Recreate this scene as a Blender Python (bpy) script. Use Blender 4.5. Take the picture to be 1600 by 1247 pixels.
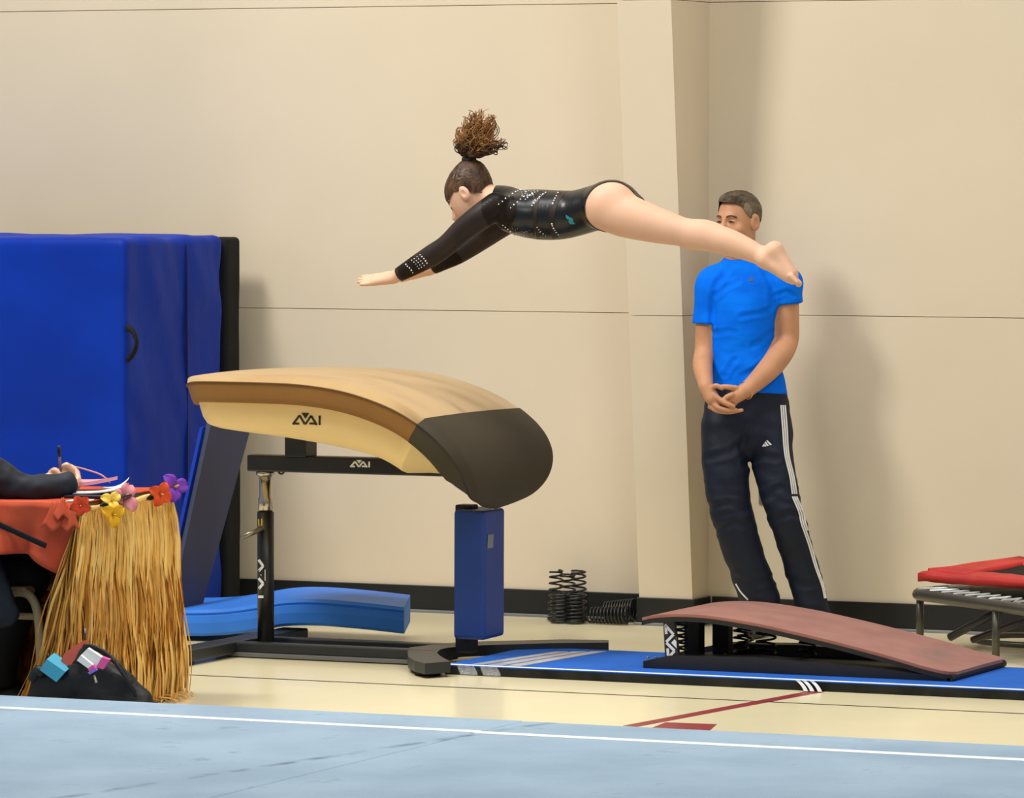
import bpy, bmesh, math, random
import numpy as np
from mathutils import Vector, noise
from mathutils.bvhtree import BVHTree
from mathutils.geometry import tessellate_polygon

for o in list(bpy.data.objects):
    bpy.data.objects.remove(o, do_unlink=True)
SC = bpy.context.scene
COL = SC.collection
random.seed(7)
RNG = np.random.default_rng(7)

# ------------------------------------------------------------------ camera, world, lights, exposure
FPX = 8000.0                                    # focal length in pixels of the 1600 px frame
YAW = math.radians(24.2)
PITCH = math.atan(373.5 / FPX)
CAM = np.array([8.2, -17.92, 1.9])
cam_data = bpy.data.cameras.new('camera')
cam_data.sensor_width = 36.0
cam_data.lens = FPX * 36.0 / 1600.0
cam_data.clip_end = 200
cam = bpy.data.objects.new('camera', cam_data)
COL.objects.link(cam)
cam.location = CAM
cam.rotation_euler = (math.pi / 2 - PITCH, 0, YAW)
SC.camera = cam

world = bpy.data.worlds.new('gym_ambient')
SC.world = world
world.use_nodes = True
world.node_tree.nodes['Background'].inputs[0].default_value = (1.0, 0.98, 0.94, 1)
world.node_tree.nodes['Background'].inputs[1].default_value = 0.33


def area(name, loc, target, size, energy, color, spread=180):
    d = bpy.data.lights.new(name, 'AREA')
    d.shape = 'RECTANGLE'
    d.size, d.size_y = size
    d.energy = energy
    d.color = color
    d.spread = math.radians(spread)
    o = bpy.data.objects.new(name, d)
    COL.objects.link(o)
    o.location = loc
    o.rotation_euler = (Vector(target) - Vector(loc)).to_track_quat('-Z', 'Y').to_euler()
    return o


area('ceiling_lamp_key', (-2.5, -3.2, 6.2), (0.4, 1.2, 0.8), (1.3, 1.3), 280, (1.0, 0.97, 0.92))
area('overhead_fill', (0.8, -2.3, 9.0), (0.8, -2.2, 0.0), (7.0, 2.4), 118, (1.0, 0.98, 0.94), 75)  # unseen overhead fill, spread narrowed to brighten floor more than wall
area('overhead_fill', (3.0, -9.0, 9.0), (2.6, -6.5, 0.0), (6.0, 2.4), 60, (1.0, 0.98, 0.94), 110)  # second unseen overhead light, added as fill
area('ceiling_lamp_right', (8.0, -7.5, 9.0), (0.5, -1.0, 0.5), (4.0, 3.0), 330, (1.0, 0.99, 0.94))

SC.view_settings.view_transform = 'Standard'
SC.view_settings.look = 'None'
SC.view_settings.gamma = 1.0
SC.view_settings.exposure = 0.0
SC.view_settings.use_curve_mapping = False

# ------------------------------------------------------------------ measuring helpers (a sight line met with a plane of the room)
FH = np.array([-math.sin(YAW), math.cos(YAW), 0.0])
RT = np.array([math.cos(YAW), math.sin(YAW), 0.0])
FW = FH * math.cos(PITCH) - np.array([0, 0, math.sin(PITCH)])
UP = FH * math.sin(PITCH) + np.array([0, 0, math.cos(PITCH)])
ZAX = np.array([0, 0, 1.0])
YAX = np.array([0, 1.0, 0])


def ray(px, py):
    return FW + (px - 800) / FPX * RT - (py - 623.5) / FPX * UP


def onZ(px, py, z=0.0):
    r = ray(px, py)
    return CAM + r * ((z - CAM[2]) / r[2])


def onY(px, py, y=0.0):
    r = ray(px, py)
    return CAM + r * ((y - CAM[1]) / r[1])


def onX(px, py, x=0.0):
    r = ray(px, py)
    return CAM + r * ((x - CAM[0]) / r[0])


def onD(px, py, d):
    return CAM + ray(px, py) * d


# ------------------------------------------------------------------ materials
MATS = {}


def mat(name, col, rough=0.6, spec=0.4, metal=0.0, var=0.12, vscale=6.0, stretch=(1, 1, 1), bump=0.0, bscale=40.0,
        bstretch=(1, 1, 1), col2=None, lo=0.35, hi=0.65, coat=0.0, alpha=1.0, trans=0.0, sheen=0.0, sss=0.0, bdist=0.01):
    if name in MATS:
        return MATS[name]
    m = bpy.data.materials.new(name)
    m.use_nodes = True
    nt = m.node_tree
    b = nt.nodes['Principled BSDF']
    b.inputs['Roughness'].default_value = rough
    b.inputs['Specular IOR Level'].default_value = spec
    b.inputs['Metallic'].default_value = metal
    b.inputs['Coat Weight'].default_value = coat
    b.inputs['Alpha'].default_value = alpha
    b.inputs['Transmission Weight'].default_value = trans
    b.inputs['Sheen Weight'].default_value = sheen
    if sss:
        b.inputs['Subsurface Weight'].default_value = sss
        b.inputs['Subsurface Radius'].default_value = (0.02, 0.008, 0.004)
        b.inputs['Subsurface Scale'].default_value = 0.3
    tc = nt.nodes.new('ShaderNodeTexCoord')
    mp = nt.nodes.new('ShaderNodeMapping')
    mp.inputs['Scale'].default_value = stretch
    nt.links.new(tc.outputs['Object'], mp.inputs['Vector'])
    nz = nt.nodes.new('ShaderNodeTexNoise')
    nz.inputs['Scale'].default_value = vscale
    nz.inputs['Detail'].default_value = 5
    nt.links.new(mp.outputs['Vector'], nz.inputs['Vector'])
    rp = nt.nodes.new('ShaderNodeValToRGB')
    rp.color_ramp.elements[0].position = lo
    rp.color_ramp.elements[1].position = hi
    c1 = tuple(col)
    c2 = tuple(col2) if col2 else tuple(max(0.0, c * (1 - var)) for c in c1)
    rp.color_ramp.elements[0].color = (*c2, 1)
    rp.color_ramp.elements[1].color = (*c1, 1)
    nt.links.new(nz.outputs['Fac'], rp.inputs['Fac'])
    nt.links.new(rp.outputs['Color'], b.inputs['Base Color'])
    if bump > 0:
        mp2 = nt.nodes.new('ShaderNodeMapping')
        mp2.inputs['Scale'].default_value = bstretch
        nt.links.new(tc.outputs['Object'], mp2.inputs['Vector'])
        n2 = nt.nodes.new('ShaderNodeTexNoise')
        n2.inputs['Scale'].default_value = bscale
        n2.inputs['Detail'].default_value = 4
        nt.links.new(mp2.outputs['Vector'], n2.inputs['Vector'])
        bp = nt.nodes.new('ShaderNodeBump')
        bp.inputs['Strength'].default_value = bump
        bp.inputs['Distance'].default_value = bdist
        nt.links.new(n2.outputs['Fac'], bp.inputs['Height'])
        nt.links.new(bp.outputs['Normal'], b.inputs['Normal'])
    MATS[name] = m
    return m


def srgb(r, g, b):
    f = lambda c: ((c / 255 + 0.055) / 1.055) ** 2.4 if c / 255 > 0.04045 else c / 255 / 12.92
    return (f(r), f(g), f(b))


# ------------------------------------------------------------------ mesh helpers
WLOC = {}


def mk(name, V, F, m, parent=None, smooth=False, kind=None):
    """link one mesh object; V is in world metres. Top-level: origin at the base; part: origin at its thing's base."""
    V = np.asarray(V, dtype=float).reshape(-1, 3)
    if parent is None:
        o0 = np.array([(V[:, 0].min() + V[:, 0].max()) / 2, (V[:, 1].min() + V[:, 1].max()) / 2, V[:, 2].min()])
    else:
        o0 = WLOC[parent.name]
    me = bpy.data.meshes.new(name)
    me.from_pydata((V - o0).tolist(), [], [tuple(int(i) for i in f) for f in F])
    bm = bmesh.new()
    bm.from_mesh(me)
    bmesh.ops.recalc_face_normals(bm, faces=bm.faces)
    bm.to_mesh(me)
    bm.free()
    if smooth:
        me.polygons.foreach_set('use_smooth', [True] * len(me.polygons))
    me.materials.append(m)
    me.update()
    o = bpy.data.objects.new(name, me)
    COL.objects.link(o)
    if parent is None:
        o.location = o0
    else:
        o.parent = parent
    WLOC[o.name] = o0
    if kind:
        o['kind'] = kind
    return o


def thing(name, label, cat, loc, group=None):
    o = bpy.data.objects.new(name, None)
    o.empty_display_size = 0.05
    COL.objects.link(o)
    o.location = loc
    WLOC[o.name] = np.array(loc, float)
    return tag(o, label, cat, group)


def tag(o, label, cat, group=None):
    o['label'] = label
    o['category'] = cat
    if group:
        o['group'] = group
    return o


def struct(o):
    o['kind'] = 'structure'
    return o


def box(x0, x1, y0, y1, z0, z1, bev=0.0, seg=2):
    bm = bmesh.new()
    bmesh.ops.create_cube(bm, size=1)
    for v in bm.verts:
        v.co = Vector(((x0 + x1) / 2 + v.co.x * (x1 - x0), (y0 + y1) / 2 + v.co.y * (y1 - y0), (z0 + z1) / 2 + v.co.z * (z1 - z0)))
    if bev > 0:
        bmesh.ops.bevel(bm, geom=bm.edges[:], offset=bev, segments=seg, affect='EDGES', profile=0.5)
    return from_bm(bm)


def from_bm(bm):
    bm.verts.index_update()
    V = np.array([v.co[:] for v in bm.verts])
    F = [[v.index for v in f.verts] for f in bm.faces]
    bm.free()
    return V, F


def join(*vf):
    V, F, n = [], [], 0
    for v, f in vf:
        v = np.asarray(v)
        V.append(v)
        F += [[i + n for i in q] for q in f]
        n += len(v)
    return np.concatenate(V), F


def unit(v):
    v = np.asarray(v, float)
    return v / max(1e-9, np.linalg.norm(v))


def tube(pts, r, sides=8, cap=True, closed=False, flat=None):
    """tube along a polyline; r number or list; flat=(axis, factor) squashes the section"""
    P = [np.asarray(p, float) for p in pts]
    n = len(P)
    R = [r] * n if np.isscalar(r) else list(r)
    T = []
    for i in range(n):
        a = P[(i - 1) % n] if closed or i > 0 else P[i]
        b = P[(i + 1) % n] if closed or i < n - 1 else P[i]
        T.append(unit(b - a))
    up = ZAX if abs(T[0][2]) < 0.9 else np.array([1.0, 0, 0])
    u = unit(np.cross(T[0], up))
    V, F = [], []
    for i in range(n):
        u = unit(u - T[i] * (u @ T[i]))
        w = np.cross(T[i], u)
        for k in range(sides):
            a = 2 * math.pi * k / sides
            off = (u * math.cos(a) + w * math.sin(a)) * R[i]
            if flat is not None:
                ax = np.asarray(flat[0], float)
                off = off + ax * (off @ ax) * (flat[1] - 1)
            V.append(P[i] + off)
    m = n if closed else n - 1
    for i in range(m):
        for k in range(sides):
            a, b = i * sides + k, i * sides + (k + 1) % sides
            j = ((i + 1) % n) * sides
            F.append([a, b, j + (k + 1) % sides, j + k])
    if cap and not closed:
        F.append(list(range(sides))[::-1])
        F.append([(n - 1) * sides + k for k in range(sides)])
    return np.array(V), F


def cat(pts, n=8, closed=False):
    """Catmull-Rom through points"""
    P = [np.asarray(p, float) for p in pts]
    out = []
    N = len(P)
    for i in range(N if closed else N - 1):
        p0 = P[(i - 1) % N] if closed or i > 0 else 2 * P[0] - P[1]
        p1, p2 = P[i], P[(i + 1) % N]
        p3 = P[(i + 2) % N] if closed or i < N - 2 else 2 * P[-1] - P[-2]
        for k in range(n):
            t = k / n
            out.append(0.5 * (2 * p1 + (p2 - p0) * t + (2 * p0 - 5 * p1 + 4 * p2 - p3) * t * t + (3 * p1 - p0 - 3 * p2 + p3) * t ** 3))
    if not closed:
        out.append(P[-1])
    return out


def prism(poly, vec):
    """closed prism: 3-D polygon swept by vec"""
    P = [np.asarray(p, float) for p in poly]
    n = len(P)
    V = P + [p + np.asarray(vec, float) for p in P]
    F = [list(range(n))[::-1], [n + i for i in range(n)]]
    for i in range(n):
        j = (i + 1) % n
        F.append([i, j, n + j, n + i])
    return np.array(V), F


def grid(fn, nu, nv, closed_u=False):
    V = [fn(i / (nu - 1 if not closed_u else nu), j / (nv - 1)) for i in range(nu) for j in range(nv)]
    F = []
    for i in range(nu if closed_u else nu - 1):
        for j in range(nv - 1):
            a, b = i * nv + j, ((i + 1) % nu) * nv + j
            F.append([a, b, b + 1, a + 1])
    return np.array(V), F


def sheet(fn, nu, nv, th, nrm):
    """grid surface with a thickness"""
    V, F = grid(fn, nu, nv)
    n = len(V)
    V2 = V + np.asarray(nrm, float) * th
    G = [[i + n for i in f][::-1] for f in F]
    rim = [i * nv for i in range(nu)] + [(nu - 1) * nv + j for j in range(1, nv)] + [i * nv + nv - 1 for i in range(nu - 2, -1, -1)] + [j for j in range(nv - 2, 0, -1)]
    S = []
    for k in range(len(rim)):
        a, b = rim[k], rim[(k + 1) % len(rim)]
        S.append([a, b, b + n, a + n])
    return np.concatenate([V, V2]), F + G + S


def helix(base, axis, R, pitch_list, wire, per=14, R1=None, phase=0.0):
    """coil spring: base point, axis vector (full length), coil radius, list of cumulative heights per turn in 0..1"""
    axis = np.asarray(axis, float)
    L = np.linalg.norm(axis)
    a = axis / L
    u = unit(np.cross(a, ZAX if abs(a[2]) < 0.9 else np.array([1.0, 0, 0])))
    w = np.cross(a, u)
    hs = pitch_list
    n = len(hs) - 1
    pts = []
    for i in range(n * per + 1):
        t = i / per
        k = min(int(t), n - 1)
        h = hs[k] + (hs[k + 1] - hs[k]) * (t - k)
        rr = R if R1 is None else R + (R1 - R) * h
        an = 2 * math.pi * t + phase
        pts.append(np.asarray(base) + a * L * h + (u * math.cos(an) + w * math.sin(an)) * rr)
    return tube(pts, wire, 6)


# ------------------------------------------------------------------ signed distance modelling for bodies and clothing
class SDF:
    def __init__(s, lo, hi, h):
        s.lo, s.h = np.array(lo, float), h
        s.n = np.ceil((np.array(hi) - s.lo) / h).astype(int) + 1
        s.D = np.full(tuple(s.n), 0.5, np.float32)

    def block(s, lo, hi):
        a = np.clip(np.floor((lo - s.lo) / s.h).astype(int), 0, s.n)
        b = np.clip(np.ceil((hi - s.lo) / s.h).astype(int) + 1, 0, s.n)
        if np.any(b <= a):
            return None
        sl = tuple(slice(a[i], b[i]) for i in range(3))
        ax = [(s.lo[i] + s.h * np.arange(a[i], b[i])).astype(np.float32) for i in range(3)]
        return sl, ax[0][:, None, None], ax[1][None, :, None], ax[2][None, None, :]

    def put(s, sl, d, k, sub=False):
        A = s.D[sl]
        if sub:
            d = -d
            if k > 0:
                h = np.maximum(k - np.abs(A - d), 0) / k
                s.D[sl] = np.maximum(A, d) + h * h * k * 0.25
            else:
                s.D[sl] = np.maximum(A, d)
            return
        if k > 0:
            h = np.maximum(k - np.abs(A - d), 0) / k
            s.D[sl] = np.minimum(A, d) - h * h * k * 0.25
        else:
            s.D[sl] = np.minimum(A, d)

    def cap(s, a, b, ra, rb, k=0.0, fl=None, inf=0.0, sub=False):
        a, b = np.asarray(a, float), np.asarray(b, float)
        ra, rb = ra + inf, rb + inf
        m = max(ra, rb) * (max(1.0, fl[1]) if fl else 1.0) + k + 3 * s.h
        B = s.block(np.minimum(a, b) - m, np.maximum(a, b) + m)
        if B is None:
            return
        sl, x, y, z = B
        ab = b - a
        L2 = max(1e-12, ab @ ab)
        x, y, z = x - a[0], y - a[1], z - a[2]
        t = np.clip((x * ab[0] + y * ab[1] + z * ab[2]) / L2, 0, 1)
        qx, qy, qz = x - t * ab[0], y - t * ab[1], z - t * ab[2]
        sc = 1.0
        if fl:
            n, f = np.asarray(fl[0], float), fl[1]
            c = (qx * n[0] + qy * n[1] + qz * n[2]) * (1 / f - 1)
            qx, qy, qz = qx + c * n[0], qy + c * n[1], qz + c * n[2]
            sc = min(1.0, f)
        d = (np.sqrt(qx * qx + qy * qy + qz * qz) - (ra + (rb - ra) * t)) * sc
        s.put(sl, d.astype(np.float32), k, sub)

    def chain(s, P, R, k=0.012, fl=None, inf=0.0, sub=5):
        P = [np.asarray(p, float) for p in P]
        n = len(P)
        S_ = [1.0] * n if fl is None else (list(fl[1]) if isinstance(fl, list) else [fl[1]] * n)
        Q = np.array(cat([np.concatenate([P[i], [R[i], S_[i]]]) for i in range(n)], sub)) if n > 2 else np.array([np.concatenate([P[i], [R[i], S_[i]]]) for i in range(n)])
        nn = None if fl is None else np.asarray(fl[0], float)
        rad = Q[:, 3] + inf
        m = (rad * np.maximum(1, Q[:, 4])).max() + k + 3 * s.h
        B = s.block(Q[:, :3].min(0) - m, Q[:, :3].max(0) + m)
        if B is None:
            return
        sl, X, Y, Z = B
        T = np.full((X.shape[0], Y.shape[1], Z.shape[2]), 0.5, np.float32)
        base = np.array([sl[i].start for i in range(3)])
        for i in range(len(Q) - 1):
            a, b, ra, rb, f = Q[i, :3], Q[i + 1, :3], rad[i], rad[i + 1], (Q[i, 4] + Q[i + 1, 4]) / 2
            mm = max(ra, rb) * max(1, f) + k + 3 * s.h
            B2 = s.block(np.minimum(a, b) - mm, np.maximum(a, b) + mm)
            if B2 is None:
                continue
            s2, x, y, z = B2
            ab = b - a
            L2 = max(1e-12, ab @ ab)
            x, y, z = x - a[0], y - a[1], z - a[2]
            t = np.clip((x * ab[0] + y * ab[1] + z * ab[2]) / L2, 0, 1)
            qx, qy, qz = x - t * ab[0], y - t * ab[1], z - t * ab[2]
            sc = 1.0
            if nn is not None:
                ft = Q[i, 4] + (Q[i + 1, 4] - Q[i, 4]) * t
                c_ = (qx * nn[0] + qy * nn[1] + qz * nn[2]) * (1 / ft - 1)
                qx, qy, qz = qx + c_ * nn[0], qy + c_ * nn[1], qz + c_ * nn[2]
                sc = min(1.0, f)
            d = ((np.sqrt(qx * qx + qy * qy + qz * qz) - (ra + (rb - ra) * t)) * sc).astype(np.float32)
            s3 = tuple(slice(s2[q].start - base[q], s2[q].stop - base[q]) for q in range(3))
            T[s3] = np.minimum(T[s3], d)
        s.put(sl, T, k)

    def ell(s, c, r, axes, k=0.0, inf=0.0, sub=False):
        c = np.asarray(c, float)
        r = np.asarray(r, float) + inf
        m = r.max() + k + 3 * s.h
        B = s.block(c - m, c + m)
        if B is None:
            return
        sl, x, y, z = B
        x, y, z = x - c[0], y - c[1], z - c[2]
        q = 0
        g = 0
        for i in range(3):
            e = (x * axes[i][0] + y * axes[i][1] + z * axes[i][2])
            q = q + (e / r[i]) ** 2
            g = g + (e / r[i] ** 2) ** 2
        k0, k1 = np.sqrt(q), np.sqrt(g) + 1e-9
        d = k0 * (k0 - 1) / k1
        d = np.where(k0 < 0.3, -r.min() * 0.7, d)
        s.put(sl, d.astype(np.float32), k, sub)

    def cut(s, p, n, lo=None, hi=None):
        """remove the half space on the +n side of p (within an optional box)"""
        lo = s.lo if lo is None else np.asarray(lo)
        hi = s.lo + s.h * s.n if hi is None else np.asarray(hi)
        B = s.block(lo, hi)
        if B is None:
            return
        sl, x, y, z = B
        d = ((x - p[0]) * n[0] + (y - p[1]) * n[1] + (z - p[2]) * n[2]).astype(np.float32)
        s.D[sl] = np.maximum(s.D[sl], d)

    def mesh(s):
        D = s.D
        S = D < 0
        c = [(i, j, k) for i in (0, 1) for j in (0, 1) for k in (0, 1)]
        sh = lambda A, o: A[o[0]:A.shape[0] - 1 + o[0], o[1]:A.shape[1] - 1 + o[1], o[2]:A.shape[2] - 1 + o[2]]
        cnt = sum(sh(S, o).astype(np.int8) for o in c)
        act = (cnt > 0) & (cnt < 8)
        idx = np.argwhere(act)
        N = len(idx)
        acc = np.zeros((N, 3))
        num = np.zeros(N)
        for o in c:
            for ax in range(3):
                if o[ax]:
                    continue
                o2 = list(o)
                o2[ax] = 1
                a = D[idx[:, 0] + o[0], idx[:, 1] + o[1], idx[:, 2] + o[2]]
                b = D[idx[:, 0] + o2[0], idx[:, 1] + o2[1], idx[:, 2] + o2[2]]
                cr = (a < 0) != (b < 0)
                t = np.where(cr, a / np.where(cr, a - b, 1), 0)
                for q in range(3):
                    acc[:, q] += np.where(cr, o[q] + (t if q == ax else 0), 0)
                num += cr
        V = s.lo + s.h * (idx + acc / num[:, None])
        I = np.full(act.shape, -1, np.int64)
        I[act] = np.arange(N)
        F = []
        for ax in range(3):
            a1, a2 = (ax + 1) % 3, (ax + 2) % 3
            sa = [slice(None)] * 3
            sb = [slice(None)] * 3
            sa[ax] = slice(0, -1)
            sb[ax] = slice(1, None)
            ch = S[tuple(sa)] != S[tuple(sb)]
            e = np.argwhere(ch)
            e = e[(e[:, a1] > 0) & (e[:, a2] > 0) & (e[:, a1] < D.shape[a1] - 1) & (e[:, a2] < D.shape[a2] - 1)]
            q = []
            for d1, d2 in ((0, 0), (1, 0), (1, 1), (0, 1)):
                f = e.copy()
                f[:, a1] -= d1
                f[:, a2] -= d2
                q.append(I[f[:, 0], f[:, 1], f[:, 2]])
            F.append(np.stack(q, 1))
        F = np.concatenate(F)
        F = F[(F >= 0).all(1)]
        return V, F.tolist()


def clip(V, F, fv):
    """keep the part of a mesh where the scalar fv (per vertex) is positive"""
    V = [np.asarray(v) for v in V]
    n0 = len(V)
    E = {}
    new = []

    def mid(a, b):
        k = (a, b) if a < b else (b, a)
        if k not in E:
            i, j = k
            t = fv[i] / (fv[i] - fv[j])
            E[k] = n0 + len(new)
            new.append(V[i] + (V[j] - V[i]) * t)
        return E[k]
    out = []
    for f in F:
        p = [fv[i] > 0 for i in f]
        if all(p):
            out.append(list(f))
        elif any(p):
            g = []
            for q in range(len(f)):
                a, b = f[q], f[(q + 1) % len(f)]
                if p[q]:
                    g.append(a)
                if p[q] != p[(q + 1) % len(f)]:
                    g.append(mid(a, b))
            if len(g) > 2:
                out.append(g)
    A = np.array(V + new)
    used = sorted({i for f in out for i in f})
    mp = {a: b for b, a in enumerate(used)}
    return A[used], [[mp[i] for i in f] for f in out]


def wrinkle(V, F, fn):
    """push vertices along their normals by fn(point)"""
    me = bpy.data.meshes.new('tmp')
    me.from_pydata(np.asarray(V).tolist(), [], F)
    bm = bmesh.new()
    bm.from_mesh(me)
    bmesh.ops.recalc_face_normals(bm, faces=bm.faces)
    bm.normal_update()
    out = np.array([(v.co + v.normal * fn(v.co))[:] for v in bm.verts])
    bm.free()
    bpy.data.meshes.remove(me)
    return out


def bvh(objs):
    V, F, n = [], [], 0
    for o in objs:
        w = WLOC[o.name]
        vs = [Vector(v.co) + Vector(w) for v in o.data.vertices]
        V += vs
        F += [[i + n for i in p.vertices] for p in o.data.polygons]
        n += len(vs)
    return BVHTree.FromPolygons(V, F)


def hit(tree, px, py, off=0.0015):
    r = unit(ray(px, py))
    h = tree.ray_cast(Vector(CAM), Vector(r))
    if h[0] is None:
        return None, None
    nn = np.array(h[1])
    if nn @ r > 0:
        nn = -nn
    return np.array(h[0]) + nn * off, nn


def decal(name, strokes, polys, tree, m, parent, off=0.0015, step=2.0):
    """thin print lying on a surface: strokes = [(points, width)], polys = [points] measured on the photograph"""
    V, F = [], []

    def quad(P):
        ids = []
        for p in P:
            h, _ = hit(tree, p[0], p[1], off)
            if h is None:
                return
            ids.append(len(V))
            V.append(h)
        F.append(ids)
    for pts, wd in strokes:
        for a, b in zip(pts[:-1], pts[1:]):
            a, b = np.array(a, float), np.array(b, float)
            L = np.linalg.norm(b - a)
            d = (b - a) / max(L, 1e-6)
            nn = np.array([-d[1], d[0]]) * wd / 2
            k = max(1, int(L / step))
            for i in range(k):
                p, q = a + (b - a) * i / k, a + (b - a) * (i + 1) / k
                quad([p - nn, q - nn, q + nn, p + nn])
    for poly in polys:
        P = [Vector((p[0], p[1], 0)) for p in poly]
        for t in tessellate_polygon([P]):
            quad([poly[i] for i in t])
    if V:
        return mk(name, V, F, m, parent)


def ribbon(path, wd, tree, off=0.002):
    """strip on a surface along an image path"""
    V, F = [], []
    pts = cat([np.array(p, float) for p in path], 8)
    prev = None
    for i, p in enumerate(pts):
        d = unit(pts[min(i + 1, len(pts) - 1)] - pts[max(i - 1, 0)])
        nn = np.array([-d[1], d[0]]) * wd / 2
        a, _ = hit(tree, *(p - nn), off)
        b, _ = hit(tree, *(p + nn), off)
        if a is None or b is None or np.linalg.norm(a - b) > 0.06:
            prev = None
            continue
        V += [a, b]
        c = (len(V) - 2, len(V) - 1)
        if prev and np.linalg.norm(V[prev[0]] - a) < 0.08:
            F.append([prev[0], prev[1], c[1], c[0]])
        prev = c
    return V, F


# ------------------------------------------------------------------ shared materials
M_BLACK = mat('black_metal', (0.012, 0.012, 0.014), 0.38, 0.5, var=0.4, vscale=8)
M_RUBBER = mat('black_rubber', (0.014, 0.014, 0.014), 0.6, 0.3, var=0.4)
M_STEEL = mat('chrome', (0.55, 0.5, 0.42), 0.22, 0.5, metal=1.0, var=0.2)
M_WHITE = mat('white_print', (0.8, 0.8, 0.8), 0.5, 0.3, var=0.05)
M_SKIN_G = mat('fair_skin', srgb(230, 184, 154), 0.5, 0.35, var=0.06, vscale=5, sss=0.15)
M_SKIN_C = mat('tanned_skin', srgb(206, 150, 112), 0.5, 0.35, var=0.14, vscale=12, sss=0.1)

WALL_Y = 1.514
YC = -0.21                                      # centre line of vault and runway

# ================================================================== SETTING
M_FLOOR = mat('gym_floor', srgb(234, 223, 184), 0.22, 0.45, var=0.06, vscale=1.5, bump=0.02, bscale=3)
floor = struct(mk('floor', *box(-9, 12, -20, 2.0, -0.1, 0.0), M_FLOOR))
M_WALL = mat('wall_paint', srgb(226, 211, 186), 0.75, 0.25, var=0.05, vscale=1.2, col2=srgb(220, 206, 180), bump=0.08, bscale=2.2, bdist=0.01)
M_GAP = mat('wall_backing', srgb(190, 172, 144), 0.9, 0.1)
wall = struct(mk('wall_back', *box(-9, 12, WALL_Y + 0.012, WALL_Y + 0.2, 0, 9), M_GAP))
XC = float(onY(1107, 700, WALL_Y)[0])           # right side of the column
XL = XC - 0.235
rows = [(0.0, 1.2688), (1.2712, 2.5418), (2.5442, 4.0), (4.0024, 6.0)]
for z0, z1 in rows:
    mk('wall_panel', *box(-9, XL + 0.1, WALL_Y, WALL_Y + 0.012, z0, z1, 0.0012, 1), M_WALL, wall)
    mk('wall_panel', *box(XC - 0.1, 12, WALL_Y, WALL_Y + 0.012, z0, z1, 0.0012, 1), M_WALL, wall)
# tapered column, wider towards the top, faced with sheets
z_b, p_b = 0.04, WALL_Y - float(onX(1083, 935, XC)[1])
z_t, p_t = 2.5, WALL_Y - float(onX(1049, 10, XC)[1])
dep = lambda z: WALL_Y - (p_b + (p_t - p_b) * (z - z_b) / (z_t - z_b))
colm = thing('wall_column', 'beige tapered wall column beside the leaning coach', 'column', ((XL + XC) / 2, WALL_Y - 0.1, 0))
del colm['category'], colm['label']
struct(colm)
for z0, z1 in rows[:3]:
    prof = [(XL, dep(z0), z0), (XL, dep(z1), z1), (XL, WALL_Y + 0.01, z1), (XL, WALL_Y + 0.01, z0)]
    mk('column_panel', *prism(prof, (XC - XL, 0, 0)), M_WALL, colm)
M_BASE = mat('black_baseboard', (0.016, 0.017, 0.016), 0.45, 0.4, var=0.35, vscale=3)
bb = struct(mk('baseboard_back', *join(box(-9, XL - 0.02, WALL_Y - 0.012, WALL_Y, 0, 0.113, 0.003),
                                       box(XC + 0.02, 12, WALL_Y - 0.012, WALL_Y, 0, 0.113, 0.003)), M_BASE))
yb = dep(0.05)
struct(mk('baseboard_column', *join(box(XL - 0.01, XC + 0.01, yb - 0.014, yb + 0.004, 0, 0.113, 0.003),
                                    box(XC, XC + 0.012, yb, WALL_Y, 0, 0.113, 0.003),
                                    box(XL - 0.012, XL, yb, WALL_Y, 0, 0.113, 0.003)), M_BASE))
M_BEAD = mat('grey_floor_bead', srgb(130, 132, 135), 0.35, 0.5)
struct(mk('trim_1', *join(box(-9, XL - 0.01, WALL_Y - 0.022, WALL_Y - 0.012, 0, 0.012, 0.003), box(XC + 0.012, 12, WALL_Y - 0.022, WALL_Y - 0.012, 0, 0.012, 0.003),
                          box(XL - 0.02, XC + 0.02, yb - 0.026, yb - 0.014, 0, 0.012, 0.003)), M_BEAD))
# painted court lines
M_LBLK = mat('line_black', (0.02, 0.02, 0.02), 0.35, 0.4)
M_LRED = mat('line_red', srgb(140, 40, 45), 0.35, 0.4)
a, b = onZ(270, 1057), onZ(1600, 1112)
yl = (a[1] + b[1]) / 2
mk('court_line', *box(-9, 12, yl - 0.007, yl + 0.007, 0.0, 0.0012), M_LBLK, floor)
a, b = onZ(1290, 1078), onZ(985, 1135)
d = unit(b - a)
s_ = np.cross(d, ZAX) * 0.028
mk('court_line', *prism([a - s_, a + s_, b + s_, b - s_], (0, 0, 0.0011)), M_LRED, floor)
mk('court_line', *prism([onZ(1040, 1129), onZ(1120, 1132), onZ(1100, 1150), onZ(1000, 1145)], (0, 0, 0.001)), M_LRED, floor)
# outlet on the wall behind the coach's knees
ou = onY(1197, 769, WALL_Y)
t = thing('wall_outlet', 'small grey outlet plate on the wall between the coach\'s knees', 'outlet', (ou[0], WALL_Y, ou[2] - 0.05))
mk('cover_plate', *box(ou[0] - 0.03, ou[0] + 0.03, WALL_Y - 0.008, WALL_Y, ou[2] - 0.05, ou[2] + 0.05, 0.003), mat('outlet_grey', srgb(120, 118, 105), 0.5), t)
for dz in (-0.022, 0.022):
    mk('socket', *box(ou[0] - 0.014, ou[0] + 0.014, WALL_Y - 0.011, WALL_Y - 0.006, ou[2] + dz - 0.014, ou[2] + dz + 0.014, 0.003), M_RUBBER, t)

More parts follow.
